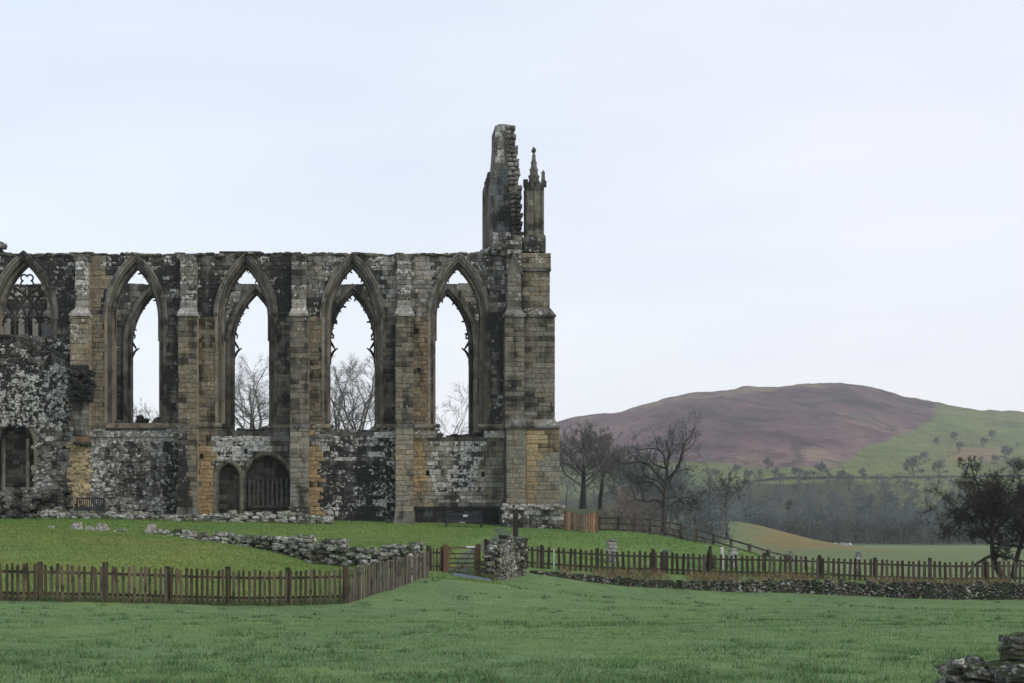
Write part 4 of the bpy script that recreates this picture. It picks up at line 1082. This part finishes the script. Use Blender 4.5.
# post and rail fence
def rail_fence(label, pts, h):
    root = thing('rail_fence', label, 'fence', pts[0]); base = Vector(pts[0])
    for i, p in enumerate(pts):
        mb = MB(7); mb.box(-.075, .075, -.075, .075, -.3, h, (.07, .06, .048, 0), .3); o = mb.build('post', M_wood); o.parent = root; o.location = Vector(p)-base
    for zf in (.32, .62, .92):
        for p, q in zip(pts[:-1], pts[1:]):
            mb = MB(1); up = Vector((0, -.09, h*zf)); mb.bar(Vector(p)-base+up, Vector(q)-base+up, .04, .09, (.12, .105, .085, 0)); o = mb.build('rail', M_wood); o.parent = root
    return root
rp = [(599, 516.5, 84), (618, 516.2, 83.6), (635, 517, 83), (650, 518, 82.3), (665, 520, 81.5), (681, 523.2, 80.3), (697, 528, 78.8), (713.5, 533, 77), (731, 538.2, 75), (749.5, 543.5, 73), (768, 549.5, 70.5), (787, 554.5, 67.5)]
rail_fence('dark post and rail fence running down the edge of the terrace to the field', [(PX(a, Y), Y, PZ(b, Y)-1.15) for a, b, Y in rp], 1.15)
# gate
gzb = PZ(572.5, 57.6); gx0, gx1 = PX(445.5, 57.6), PX(478, 57.6)
gate = thing('gate', 'brown five-bar wooden gate between two stout posts across the path', 'gate', (gx0, 57.6, gzb))
W = gx1-gx0; GT_ = (.085, .055, .036, 0)
for x in (0, W):
    mb = MB(7); mb.box(x-.10, x+.10, -.10, .10, -.3, 1.12, (.095, .055, .036, 0)); mb.box(x-.10, x+.10, -.10, .10, 1.121, 1.17, (.095, .055, .036, 0), .3, (x-.06, x+.06, -.06, .06)); o = mb.build('gate_post', M_wood); o.parent = gate
for z, wz in ((1.0, .075), (.76, .06), (.56, .06), (.38, .06), (.2, .06)):
    mb = MB(7); mb.bar((.12, 0, z), (W-.12, 0, z), .04, wz, GT_); o = mb.build('bar', M_wood); o.parent = gate
for a, b in (((.16, .98), (W*.52, .22)), ((W*.52, .22), (W*.86, .98))):
    mb = MB(7); mb.bar((a[0], -.035, a[1]), (b[0], -.035, b[1]), .025, .06, GT_); o = mb.build('brace', M_wood); o.parent = gate
for x in (.15, W-.15):
    mb = MB(7); mb.bar((x, -.02, .15), (x, -.02, 1.04), .05, .06, GT_); o = mb.build('stile', M_wood); o.parent = gate
mb = MB(7); mb.box(W-.48, W-.11, -.075, -.045, 1.0, 1.07, (.55, .56, .55, 0)); o = mb.build('latch', M_plain); o.parent = gate
mb = MB(7)
for k in range(4): mb.stone((k*.16, .9+k*.1, .06+k*.03), (.22, .3, .07), 0, (.42, .43, .42, .9), .1)
o = mb.build('step_stone', M_rubble); o.location = (PX(449, 58), 57.2, gz(PX(449, 58), 58)); tag(o, 'pale flat stones lying on the path just inside the gate', 'stones')

# ------------------------------------------------------------------ benches
def bench(label, px0, px1, ptop, pbase, Y, tint):
    z = PZ(pbase, Y); W = (px1-px0)*Y/F; b = thing('bench', label, 'bench', (PX((px0+px1)/2, Y), Y, z)); H = (pbase-ptop)*Y/F; st = .44
    T = (*tint, 0)
    def part(n, f):
        mb = MB(2); f(mb); o = mb.build(n, M_bench); o.parent = b; return o
    part('seat', lambda m: [m.box(-W/2+.06, W/2-.06, -.28+.11*k, -.19+.11*k, st-.03, st, T) for k in range(4)]+[m.box(-W/2+.06, W/2-.06, -.29, -.26, st-.12, st-.032, T)])
    part('backrest', lambda m: [m.box(-W/2+.08+(W-.16)*k/13-.025, -W/2+.08+(W-.16)*k/13+.025, .20, .225, st+.10, H-.08, T) for k in range(14)]+[m.box(-W/2+.04, W/2-.04, .19, .24, H-.08, H, T), m.box(-W/2+.04, W/2-.04, .19, .24, st+.03, st+.099, T)])
    for sx in (-1, 1):
        part('leg', lambda m: m.box(sx*(W/2-.04)-.04, sx*(W/2-.04)+.04, -.29, -.21, -.1, st+.2, T))
        part('leg', lambda m: m.box(sx*(W/2-.04)-.04, sx*(W/2-.04)+.04, .18, .26, -.1, H, T))
        part('armrest', lambda m: m.box(sx*(W/2-.04)-.045, sx*(W/2-.04)+.045, -.32, .178, st+.202, st+.24, T))
    return b, W, st, H
bench('dark slatted bench against the left bay of the wall, beneath the corbelled buttress', 75.5, 104, 497.5, 516.5, 76.9, (.030, .032, .034))
b2, W, st, H = bench('dark bench with a small pale plaque against the wall under the last window', 445.5, 482, 513, 528, 76.2, (.026, .030, .036))
mb = MB(2); mb.box(-.02, .22, .165, .185, st+.16, st+.28, (.42, .45, .48, 0)); o = mb.build('plaque', M_plain); o.parent = b2

# ------------------------------------------------------------------ trees
def tree_mesh(seed, H, spread, r0, fork=.3, nl=7, levels=3, nsub=(7, 6, 6), up=.25, gnarl=.25, twig=.02, tw_n=5, tw_l=.09, lean=(0, 0), limb_len=None, lowang=1.15, dens=1., irr=1.):
    r = random.Random(seed)
    tv, tf, cv, cf = [], [], [], []
    def tube(V, Fc, P, R, n):
        b0 = len(V); u = None
        for i, p in enumerate(P):
            d = (P[min(i+1, len(P)-1)]-P[max(i-1, 0)])
            d = d.normalized() if d.length > 1e-6 else Vector((0, 0, 1))
            if u is None: u = d.orthogonal().normalized()
            u = (u-d*u.dot(d)); u = u.normalized() if u.length > 1e-5 else d.orthogonal().normalized()
            v = d.cross(u)
            for k in range(n):
                a = 6.2832*k/n; V.append(p+(u*math.cos(a)+v*math.sin(a))*R[i])
        for i in range(len(P)-1):
            for k in range(n):
                a = b0+i*n+k; b = b0+i*n+(k+1) % n; Fc.append((a, b, b+n, a+n))
    def walk(p, d, L, r_, n, g, upf):
        P = [p]; R = [r_]
        for i in range(n):
            d = (d+Vector((r.gauss(0, g), r.gauss(0, g), r.gauss(0, g)+upf))).normalized()
            p = p+d*(L/n); P.append(p); R.append(r_*(1-.72*(i+1)/n))
        return P, R
    def side(d, ang):
        o = d.orthogonal().normalized(); o.rotate(Matrix.Rotation(r.uniform(0, 6.28), 3, d))
        return (d*math.cos(ang)+o*math.sin(ang)).normalized()
    ph = (r.uniform(0, 6.3), r.uniform(0, 6.3)); zc = H*(.5+.12*fork); rz = H-zc; cl_ = Vector((lean[0]*H*.5, lean[1]*H*.5, zc))
    def room(p, d):
        """distance from p along d to the crown's envelope, an uneven dome"""
        k = Vector((1/spread, 1/spread, 1/(rz if p.z+d.z*spread > zc else rz*.9)))
        q = Vector(((p.x-cl_.x)*k.x, (p.y-cl_.y)*k.y, (p.z-cl_.z)*k.z)); e = Vector((d.x*k.x, d.y*k.y, d.z*k.z))
        A = e.dot(e); B = q.dot(e); Cc = q.dot(q)-1; D = B*B-A*Cc
        az = math.atan2(d.y, d.x); w_ = 1-.14*irr+irr*(.20*math.sin(3*az+ph[0]+2.5*d.z)+.13*math.sin(5*az+ph[1]-4*d.z))
        return max(0., (-B+math.sqrt(D))/A)*w_ if D > 0 else 0.
    def branch(P, R, L, lev):
        n = len(P)-1
        ns = max(2, int(nsub[min(lev, len(nsub)-1)]*dens))
        for k in range(ns):
            t = (.22+.78*(k+r.random())/ns)*n; i = min(int(t), n-1); f = t-i
            p = P[i].lerp(P[i+1], f); d = (P[i+1]-P[i]).normalized(); rr_ = (R[i]+(R[i+1]-R[i])*f)
            l = L*r.uniform(.38, .66)*(1.15-.45*t/n); dd = side(d, r.uniform(.45, 1.05))
            l = min(l, room(p, dd)*r.uniform(.8, 1.15)+H*.015)
            if l < H*.02: continue
            if lev < levels-1:
                q, s = walk(p, dd, l, max(rr_*.55, twig*.8), 4, gnarl, up*.28)
                tube(cv, cf, q, [max(x, twig*.45) for x in s], 4 if lev == 0 else 3); branch(q, s, l, lev+1)
            else:
                for m in range(tw_n):
                    dq = side(dd, r.uniform(.1, .75)); dq.z += up*.3; dq.normalize(); ll = max(l, H*tw_l*.5)*r.uniform(.5, 1.1)
                    ll = min(ll, room(p, dq)*r.uniform(.8, 1.3)+H*.02)
                    a = p; mid = p+dq*ll*.5+Vector((r.gauss(0, 1), r.gauss(0, 1), r.gauss(0, 1)))*ll*.07; e = mid+(dq+Vector((r.gauss(0, .3), r.gauss(0, .3), r.gauss(0, .3)+up*.3)))*ll*.5
                    s = dq.cross(Vector((r.gauss(0, 1), r.gauss(0, 1), r.gauss(0, 1))))
                    s = s.normalized()*twig*.5 if s.length > 1e-4 else Vector((twig*.5, 0, 0)); b0 = len(cv)
                    cv.extend([a-s, a+s, mid+s*.7, mid-s*.7, e]); cf.extend([(b0, b0+1, b0+2, b0+3), (b0+3, b0+2, b0+4)])
    d0 = Vector((lean[0], lean[1], 1)).normalized()
    top_ = .42+.42*fork
    P, R = walk(Vector((0, 0, -.3)), d0, H*top_, r0, 9, gnarl*.17, .02)
    R = [r0*1.35]+[r0*(1-.62*(i/9)**1.2) for i in range(1, 10)]
    tube(tv, tf, P, R, 8)
    f0 = min(.9, fork/top_)
    for k in range(nl):
        t = (f0+(1-f0)*min(1., 1.25*(k+.5*r.random())/nl))*9; i = min(int(t), 8); f = min(1., t-i); p = P[i].lerp(P[i+1], f)
        a = k*2.4+r.uniform(-.4, .4); el = lowang*(1-.85*(k/max(1, nl-1)))+r.uniform(-.1, .1)
        d = Vector((math.cos(a)*math.sin(el), math.sin(a)*math.sin(el), math.cos(el))).normalized()
        L = max(room(p, d)*r.uniform(.72, .98), H*.1)
        q, s = walk(p, d, L, r0*r.uniform(.36, .55)*(1-.35*k/nl), 7, gnarl*.8, up*.22)
        tube(cv, cf, q, s, 5); branch(q, s, L, 0)
    return (np.array([tuple(v) for v in tv]), tf), (np.array([tuple(v) for v in cv]), cf)
def make_tree(name, label, cat, spec, bark=M_bark, twig=M_twig, group=None, loc=(0, 0, 0), rz=0., scale=1.):
    (tv, tf), (cv, cf) = tree_mesh(**spec)
    t = thing(name, label, cat, loc, group, rz); t.scale = (scale,)*3
    mesh_from('trunk', tv, tf, bark, None, None, True, t); mesh_from('crown', cv, cf, twig, None, None, False, t)
    return t
def tloc(px, Y, dz=0.): x = PX(px, Y); return (x, Y, gz(x, Y)+dz)
# named, near ones
make_tree('oak_tree', 'broad dark bare oak just beside the tower with a dense rounded crown', 'tree', dict(irr=.35, seed=5, H=9.2, spread=4.5, r0=.34, fork=.24, nl=13, nsub=(8, 7, 6), tw_n=5, twig=.022, gnarl=.26, up=.22), M_barkd, M_twigg, None, (PX(583, 150), 150, PZ(506, 150)), .4)
make_tree('oak_tree', 'slighter bare tree with one low limb rising between the broad oak and the brown thicket', 'tree', dict(seed=15, H=8.6, spread=4.6, r0=.24, fork=.4, nl=7, nsub=(5, 5, 5), tw_n=4, twig=.02, gnarl=.3), M_barkd, M_twigg, None, (PX(600, 152), 152, PZ(508, 152)), 1.4)
make_tree('bare_tree', 'tall stag-headed bare tree with crooked limbs rising above the rail fence against the purple hill', 'tree', dict(seed=23, H=10.8, spread=4.8, r0=.27, fork=.2, nl=12, nsub=(6, 5, 5), tw_n=3, twig=.012, gnarl=.36, up=.34, lowang=1.2), M_barkd, M_barkd, None, (PX(664, 118), 118, PZ(531, 118)), .9)
make_tree('bare_tree', 'small rounded bare tree at the edge of the bracken knoll', 'tree', dict(seed=31, H=8.6, spread=4.2, r0=.22, fork=.36, nl=8, nsub=(6, 6, 5), tw_n=5, twig=.03), M_barkd, M_twigg, None, (PX(727, 190), 190, PZ(536, 190)), 2.)
hw_ = make_tree('hawthorn_tree', 'dark twisted hawthorn leaning over the end of the long picket fence', 'tree', dict(irr=.5, dens=1.15, seed=47, H=5.4, spread=3.7, r0=.17, fork=.2, nl=13, nsub=(8, 7, 6), tw_n=7, twig=.011, gnarl=.42, up=.05, lean=(-.42, 0), lowang=1.5), M_barkd, M_barkd, None, (PX(1004, 65.5), 65.5, PZ(574, 65.5)), 0)
make_tree('hawthorn_tree', 'second dark hawthorn stem just behind the twisted leaning one, cut by the picture edge', 'tree', dict(irr=.5, dens=1.15, seed=48, H=5.6, spread=3.4, r0=.14, fork=.24, nl=12, nsub=(8, 7, 6), tw_n=5, twig=.011, gnarl=.42, up=.05, lean=(.14, 0), lowang=1.45), M_barkd, M_barkd, None, (PX(1013, 66.4), 66.4, PZ(573, 66.4)), 0)
# seen through the windows
make_tree('bare_tree', 'wide feathery bare tree seen through the second empty window from the blocked one', 'tree', dict(seed=52, irr=.5, H=17.8, spread=6.4, r0=.4, fork=.3, nl=12, nsub=(8, 7, 6), tw_n=4, twig=.017, up=.3), M_bark, M_twigg, None, (PX(251, 140), 140, gz(PX(252, 140), 140)), .3)
make_tree('bare_tree', 'tall bare tree with a fine spreading crown framed by the middle window', 'tree', dict(seed=53, irr=.5, H=18.2, spread=7.0, r0=.4, fork=.28, nl=12, nsub=(8, 7, 6), tw_n=4, twig=.016, up=.3), M_bark, M_twigg, None, (PX(356, 138), 138, gz(PX(356, 138), 138)), 1.1)
make_tree('bare_tree', 'slender young bare tree with open branches behind the window nearest the corner tower', 'tree', dict(seed=54, irr=.5, H=14.2, spread=4.0, r0=.16, fork=.38, nl=9, nsub=(6, 5, 4), tw_n=3, twig=.016, up=.35, lean=(.06, 0)), M_bark, M_twigg, None, (PX(454, 112), 112, gz(PX(454, 112), 112)), .4)
make_tree('bare_tree', 'twiggy tree top just showing low in the window beside the corbelled buttress', 'tree', dict(seed=55, irr=.5, H=14.0, spread=5, r0=.3, fork=.3, nl=10, nsub=(7, 6, 5), tw_n=3, twig=.018, up=.35), M_bark, M_twigg, None, (PX(139, 128), 128, gz(PX(139, 128), 128)), .7)

# prototypes for woods
def kind(name, label, cat, spec, bark, twig, group, spots, sc0):
    first = None; r = random.Random(len(spots)*7+spec['seed'])
    for (px, Y, s) in spots:
        if first is None: t = first = make_tree(name, label, cat, spec, bark, twig, group)
        else: t = copy_tree(first)
        x = PX(px, Y); t.location = (x, Y, gz(x, Y)-.1); t.rotation_euler = (0, 0, r.uniform(0, 6.28)); k = s*sc0; t.scale = (k*r.uniform(.9, 1.15), k*r.uniform(.9, 1.15), k)
rw = random.Random(77)
def belt(n, p0, p1, Y0, Y1, s0, s1): return [(p0+(p1-p0)*(i+rw.random())/n, rw.uniform(Y0, Y1), rw.uniform(s0, s1)) for i in range(n)]
specA = lambda s: dict(seed=s, H=12, spread=4.6, r0=.26, fork=.26, nl=9, nsub=(6, 5, 5), tw_n=4, twig=.05, up=.25)
specB = lambda s: dict(seed=s, H=14, spread=4.2, r0=.22, fork=.32, nl=9, nsub=(5, 5, 5), tw_n=5, twig=.05, up=.3, lowang=1.15)
gA, gB, gC, gD = 'trees along the far edge of the field', 'trees in the wood on the lower hillside', 'trees in the strip below the hillside wall', 'trees on the wooded bank behind the rail fence'
lA, lB = 'leafless round-crowned tree standing in the belt along the far edge of the field', 'leafless tree packed in the wood on the lower hillside above the field'
lC, lD = 'thin bare tree in the strip of wood just under the dark hillside wall', 'grey bare tree crowded on the wooded bank between the tower and the bracken knoll'
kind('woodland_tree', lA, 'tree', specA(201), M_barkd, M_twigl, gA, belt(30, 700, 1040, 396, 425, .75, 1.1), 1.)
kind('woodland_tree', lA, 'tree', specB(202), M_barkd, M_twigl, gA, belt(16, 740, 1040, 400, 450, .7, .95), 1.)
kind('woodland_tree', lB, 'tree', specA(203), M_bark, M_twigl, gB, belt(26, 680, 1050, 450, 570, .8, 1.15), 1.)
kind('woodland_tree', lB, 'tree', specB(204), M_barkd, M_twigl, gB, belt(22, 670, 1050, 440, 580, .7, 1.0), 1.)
kind('woodland_tree', lC, 'tree', specB(205), M_barkd, M_twigg, gC, belt(34, 775, 1040, 655, 735, .55, .8), 1.)
kind('woodland_tree', lC, 'tree', specA(206), M_barkd, M_twigg, gC, belt(16, 700, 1040, 610, 740, .6, .85), 1.)
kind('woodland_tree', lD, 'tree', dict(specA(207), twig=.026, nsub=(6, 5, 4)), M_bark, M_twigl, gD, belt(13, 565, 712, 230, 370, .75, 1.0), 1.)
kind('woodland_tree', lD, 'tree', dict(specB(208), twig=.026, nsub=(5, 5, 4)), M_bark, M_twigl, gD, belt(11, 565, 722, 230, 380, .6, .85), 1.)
kind('ivy_clad_tree', 'dark evergreen-looking ivy clad tree standing out in the grey wood on the lower hillside', 'tree', dict(specB(209), dens=1.2), M_barkd, M_ever, 'dark ivied trees in the wood', [(747, 455, .75), (862, 470, .7), (905, 430, .62), (790, 520, .7)], 1.)
# brown thicket by the rail fence
specS = dict(seed=301, H=4.2, spread=2.2, r0=.06, fork=.06, nl=13, nsub=(5, 5, 4), tw_n=5, twig=.018, up=.5, lowang=1.1)
kind('brown_shrub', 'reddish-brown bare shrub in the thicket behind the rail fence', 'shrub', specS, M_twigb, M_twigb, 'brown shrubs behind the rail fence', [(612, 132, 1.1), (624, 138, 1.5), (636, 133, 1.1), (646, 136, 1.35), (656, 132, .9), (676, 134, .85)], .92)
kind('grey_shrub', 'low grey bare shrub at the foot of the trees behind the rail fence', 'shrub', dict(specS, seed=302, twig=.018), M_twig, M_twigl, 'grey shrubs behind the rail fence', [(686, 122, 1.1), (698, 126, 1.3), (708, 130, 1.1), (692, 150, 1.9), (716, 160, 1.4), (640, 150, 2.0), (668, 155, 2.2), (655, 170, 2.2), (620, 165, 2.0), (700, 175, 2.0)], 1.)
kind('undergrowth_shrub', 'dim bare shrub in the understorey along the far edge of the field', 'shrub', dict(specS, seed=303, twig=.05), M_twig, M_twigg, 'shrubs along the far edge of the field', belt(40, 740, 1050, 393, 430, 1.0, 1.9), 1.)
# single trees out on the hillside, each placed by where it stands
specH = lambda s: dict(seed=s, H=9, spread=4.6, r0=.3, fork=.2, nl=9, nsub=(7, 6, 5), tw_n=6, twig=.10, up=.12, lowang=1.3)
hs = [(937, 443, .8), (954, 439, 1.1), (959, 450, 1.0), (983, 444, 1.0), (992, 437, 1.1), (1005, 458, 1.35), (1017, 446, .5), (982, 460, .6), (994, 462, .9), (1015, 470, 1.3), (965, 470, .7)]
def hill_at(px, py):
    Ys = np.arange(640, 1500, 3.); X = PX(px, Ys); Z = gz(X, Ys); q = HY-(Z-CAMZ)*F/Ys
    i = int(np.argmax(q <= py)); return float(X[i]), float(Ys[i]), float(Z[i])
fst = None; rh = random.Random(5)
for px, py, s in hs:
    if fst is None: t = fst = make_tree('hillside_tree', 'small dark bare tree dotted alone on the green hillside pasture', 'tree', specH(401), M_barkd, M_twig, 'single trees on the hillside pasture')
    else: t = copy_tree(fst)
    t.location = hill_at(px, py+3); t.rotation_euler = (0, 0, rh.uniform(0, 6)); k = s*.92; t.scale = (k, k, k)
for px, py, s, lab in ((914, 475, 1.55, 'large bushy dark tree, the bigger of the close pair just above the hillside wall'), (940, 474, 1.2, 'round dark tree, the smaller of the close pair just above the hillside wall'), (925, 461, .95, 'bare tree standing up behind the close pair above the hillside wall')):
    t = copy_tree(fst); t['label'] = lab; t['group'] = 'clump above the hillside wall'; t.location = hill_at(px, py+3); t.scale = (s*1.15, s*1.1, s)
fst2 = None
for px, py, s in ((736, 473, .9), (768, 468, 1.1), (795, 474, .8), (822, 475, 1.2), (776, 477, .9), (806, 478, .8), (748, 479, 1.0), (716, 476, .8), (862, 474, .7), (842, 478, .8)):
    if fst2 is None: t = fst2 = make_tree('hillside_tree', 'small bare tree in the pale pasture strip directly below the purple heather', 'tree', specH(402), M_barkd, M_twigg, 'trees below the heather')
    else: t = copy_tree(fst2)
    t.location = hill_at(px, py+3); t.rotation_euler = (0, 0, rh.uniform(0, 6)); t.scale = (s*.9,)*3
# dark walls across the hillside
def hill_wall(lab, P, seed):
    Q = []
    for p, q in zip(P[:-1], P[1:]):
        n = max(1, int((q[0]-p[0])/7)); Q += [(p[0]+(q[0]-p[0])*i/n, p[1]+(q[1]-p[1])*i/n) for i in range(n)]
    pts = [hill_at(*p) for p in Q+[P[-1]]]; mb = MB(seed); r = random.Random(seed)
    for a, b in zip(pts[:-1], pts[1:]):
        n = max(2, int(math.dist(a, b)/5))
        for i in range(n):
            f = i/n; x = a[0]+(b[0]-a[0])*f; y = a[1]+(b[1]-a[1])*f; g = (i+1)/n; x2 = a[0]+(b[0]-a[0])*g; y2 = a[1]+(b[1]-a[1])*g
            za, zb = gz(x, y)-.3, gz(x2, y2)-.3; h = r.uniform(1.5, 2.1)
            V = [(x, y-.35, za), (x2, y2-.35, zb), (x2, y2+.35, zb), (x, y+.35, za), (x, y-.2, za+h), (x2, y2-.2, zb+h), (x2, y2+.2, zb+h), (x, y+.2, za+h)]
            mb.add(V, [(0, 1, 5, 4), (1, 2, 6, 5), (2, 3, 7, 6), (3, 0, 4, 7), (4, 5, 6, 7)], (.06, .058, .05, .0), .7)
    o = mb.build('field_wall', M_stone); o.data.transform(Matrix.Translation(-Vector(pts[0]))); o.location = pts[0]; tag(o, lab, 'stone wall')
hill_wall('long dark dry stone wall drawn straight across the hillside above the wood', [(800, 480), (850, 479), (900, 479), (960, 478.5), (1030, 477)], 1)
hill_wall('short dark field wall on the pasture below the heather slope', [(742, 484), (770, 481), (800, 478.5)], 2)
# pale boulders where the field meets the wood
mb = MB(66)
for i in range(12): mb.stone((rnd.uniform(-3, 4), rnd.uniform(-1, 1), .35), (1.6, 1.4, .9), None, (.5, .5, .48, .9), .1)
o = mb.build('rubble_heap', M_rubble); o.location = tloc(834, 372); tag(o, 'low whitish heap of stones at the far edge of the field', 'stone heap')

# ------------------------------------------------------------------ grass
def blades(name, N, samp, hfun, wd, tfun, seed, kindlabel=None):
    rs = np.random.RandomState(seed); X, Y = samp(rs, N); Z = gz(X, Y)-.01; n = len(X)
    h = hfun(rs, X, Y); a = rs.rand(n)*6.283; w_ = wd*(.7+.6*rs.rand(n))*np.maximum(1, Y/22)
    lx = rs.normal(0, .45, n)*h; ly = rs.normal(0, .45, n)*h; c, s = np.cos(a)*w_, np.sin(a)*w_*.4
    V = np.stack([np.stack([X-c, Y-s, Z], 1), np.stack([X+c, Y+s, Z], 1), np.stack([X+lx, Y+ly, Z+h], 1)], 1).reshape(-1, 3)
    Fc = np.arange(n*3).reshape(n, 3); T = tfun(rs, X, Y)
    o = mesh_from(name, V, Fc, M_blade, T); return tag(o, kind='stuff')
def cone(Y0, Y1, x0=-130, x1=1150, pw=1.):
    def f(rs, N):
        Y = (Y0**-pw+(Y1**-pw-Y0**-pw)*rs.rand(N))**(-1/pw); px = x0-4500/Y+(x1-x0+9000/Y)*rs.rand(N)
        return PX(px, Y), Y
    return f
def lawn_s(rs, N):
    X, Y = cone(13.2, 62, pw=.9)(rs, N); dn = fbm(X/.8, Y/.8, 3)+.4*fbm(X/.22, Y/.22, 2)
    k = (dn > rs.normal(-.16, .2, len(X)))
    lim = np.interp(X, [-60, -8.7, -.1, 2.8, 3.6, 5.5, 12, 29, 60], [36, 36.8, 40.8, 52, 56, 60, 61.3, 62.2, 63]); k &= Y < lim
    return X[k], Y[k]
def lawn_t(rs, X, Y):
    n = fbm(X/3, Y/3, 3); v = (.75+.6*rs.rand(len(X)))*(1+n*.9); y = np.clip(rs.normal(.2, .25, len(X))+n, 0, 1)
    return np.stack([(.100+.055*y)*v, (.180+.018*y)*v, (.074-.016*y)*v, v*0], 1)
blades('lawn_grass', 480000, lawn_s, lambda rs, X, Y: (.020+.032*rs.rand(len(X)))*(1+1.1*np.clip(fbm(X/.5, Y/.5, 2), 0, 1)), .0048, lawn_t, 3)
def mound_s(rs, N):
    X, Y = cone(37.5, 62, -110, 420, pw=.2)(rs, N); lim = np.interp(X, [-60, -8.7, -.1, 2.8], [36.6, 37.2, 41.6, 53]); k = (Y > lim+.1)
    return X[k], Y[k]
def mound_t(rs, X, Y):
    n = fbm(X/2.5+4, Y/2.5, 4); v = .7+.6*rs.rand(len(X)); y = np.clip(rs.normal(.2, .16, len(X))+n*1.3, 0, 1)
    return np.stack([(.125+.060*y)*v, (.192)*v+0*y, (.056+.004*y)*v, v*0], 1)
blades('mound_grass', 135000, mound_s, lambda rs, X, Y: .03+.05*rs.rand(len(X)), .007, mound_t, 4)
def bank_s(rs, N):
    X, Y = cone(53, 82, -20, 800, pw=.2)(rs, N); lim = np.interp(X, [-5, -.1, 2.8, 3.6, 6, 12, 29], [62, 60.5, 59.5, 59, 62, 63, 63.6]); lim = np.where(X < 3, np.interp(PX(0, 1)*0+X, [-16, -9, -4, 0, 3], [61.5, 61, 61, 60.6, 59.3]), lim); k = Y > lim
    k &= ~((X > 3.9) & (X < 8) & (Y < 76) & (np.abs(X-np.interp(Y, [57, 61, 65, 69, 73, 76], [4.63, 4.72, 5.76, 6.99, 7.85, 7.8])) < .8))
    return X[k], Y[k]
blades('bank_grass', 95000, bank_s, lambda rs, X, Y: .04+.05*rs.rand(len(X)), .007, lambda rs, X, Y: np.stack([.112*(.7+.6*rs.rand(len(X))), .185*(.75+.5*rs.rand(len(X))), .050+0*X, 0*X], 1), 5)
def dry_s(rs, N):
    px = 560+500*rs.rand(N); x = PX(px, 62); Y = wall_y(x)+rs.normal(.25, .22, N); k = fbm(x/1.1, x*0, 3) > rs.normal(-.06, .12, N)
    return x[k], Y[k]
blades('dry_grass', 9000, dry_s, lambda rs, X, Y: .12+.28*rs.rand(len(X))**1.5, .008, lambda rs, X, Y: np.stack([.235*(.6+.7*rs.rand(len(X))), .195*(.6+.7*rs.rand(len(X))), .115*(.6+.6*rs.rand(len(X))), 0*X], 1), 6)
def foot_s(rs, N):
    X = np.concatenate([PX(rs.uniform(-20, 346, N), 39)]); Y = np.interp(X, [-10.3, -8.2, -6.3, -4.2, -2.3, -.2], [36.4, 37.4, 38.4, 39.5, 40.2, 41.1])+rs.normal(0, .12, N)
    return X, Y
blades('fence_grass', 5000, foot_s, lambda rs, X, Y: .06+.14*rs.rand(len(X))**2, .007, lambda rs, X, Y: np.stack([.09*(.6+.7*rs.rand(len(X))), .12*(.6+.6*rs.rand(len(X))), .05+0*X, 0*X], 1), 8)
# tussock of moss and grass by the near wall end
def tus_s(rs, N):
    px = rs.uniform(926, 1000, N); Y = rs.uniform(12.6, 13.9, N); return PX(px, Y), Y
blades('moss_grass', 5000, tus_s, lambda rs, X, Y: (.06+.34*rs.rand(len(X)))*np.interp(X/Y*F+VX, [925, 945, 990, 1015], [.25, .9, .7, .4]), .006, lambda rs, X, Y: np.stack([.045*(.5+rs.rand(len(X))), .065*(.5+rs.rand(len(X))), .022+0*X, 0*X], 1), 9)
# taller tussocks scattered through the turf
def tuft_s(rs, N):
    n = N//26; X, Y = cone(14, 60, pw=.8)(rs, n); k = fbm(X/4, Y/4, 3) > rs.normal(-.02, .1, n); X, Y = X[k], Y[k]
    lim = np.interp(X, [-60, -8.7, -.1, 2.8, 3.6, 5.5, 12, 29, 60], [36, 36.8, 40.8, 52, 56, 60, 61.3, 62.2, 63]); k = Y < lim-.4; X, Y = X[k], Y[k]
    r_ = .05+.13*rs.rand(len(X)); X = np.repeat(X, 26); Y = np.repeat(Y, 26); r_ = np.repeat(r_, 26)
    return X+rs.normal(0, 1, len(X))*r_, Y+rs.normal(0, .7, len(X))*r_
blades('tussock_grass', 52000, tuft_s, lambda rs, X, Y: .05+.07*rs.rand(len(X)), .007, lambda rs, X, Y: np.stack([.088*(.5+.9*rs.rand(len(X))), .150*(.6+.7*rs.rand(len(X))), .062+0*X, 0*X], 1), 12)
def weed_s(rs, N):
    P = [(150, 62.2), (200, 61.6), (245, 61), (275, 60.4), (300, 59.9), (342, 59.1), (385, 58.6), (420, 58.2)]
    Q = [(34, 75.9), (120, 75.5), (215, 75.2), (332, 75.1)]
    R = [(483, 57.1), (495, 57.2)]
    X = []; Y = []
    for L_, m in ((P, .45), (Q, .35), (R, .08)):
        n = int(N*m); px = rs.uniform(L_[0][0], L_[-1][0], n); y = np.interp(px, [a for a, b in L_], [b for a, b in L_])+rs.normal(0, .12, n); X.append(PX(px, y)); Y.append(y)
    X = np.concatenate(X); Y = np.concatenate(Y); k = fbm(X/.7, Y/.7, 2) > rs.normal(-.05, .1, len(X)); return X[k], Y[k]
blades('weed_grass', 7000, weed_s, lambda rs, X, Y: .08+.2*rs.rand(len(X))**2, .007, lambda rs, X, Y: np.stack([.10*(.6+.7*rs.rand(len(X))), .13*(.6+.6*rs.rand(len(X))), .05+0*X, 0*X], 1), 13)
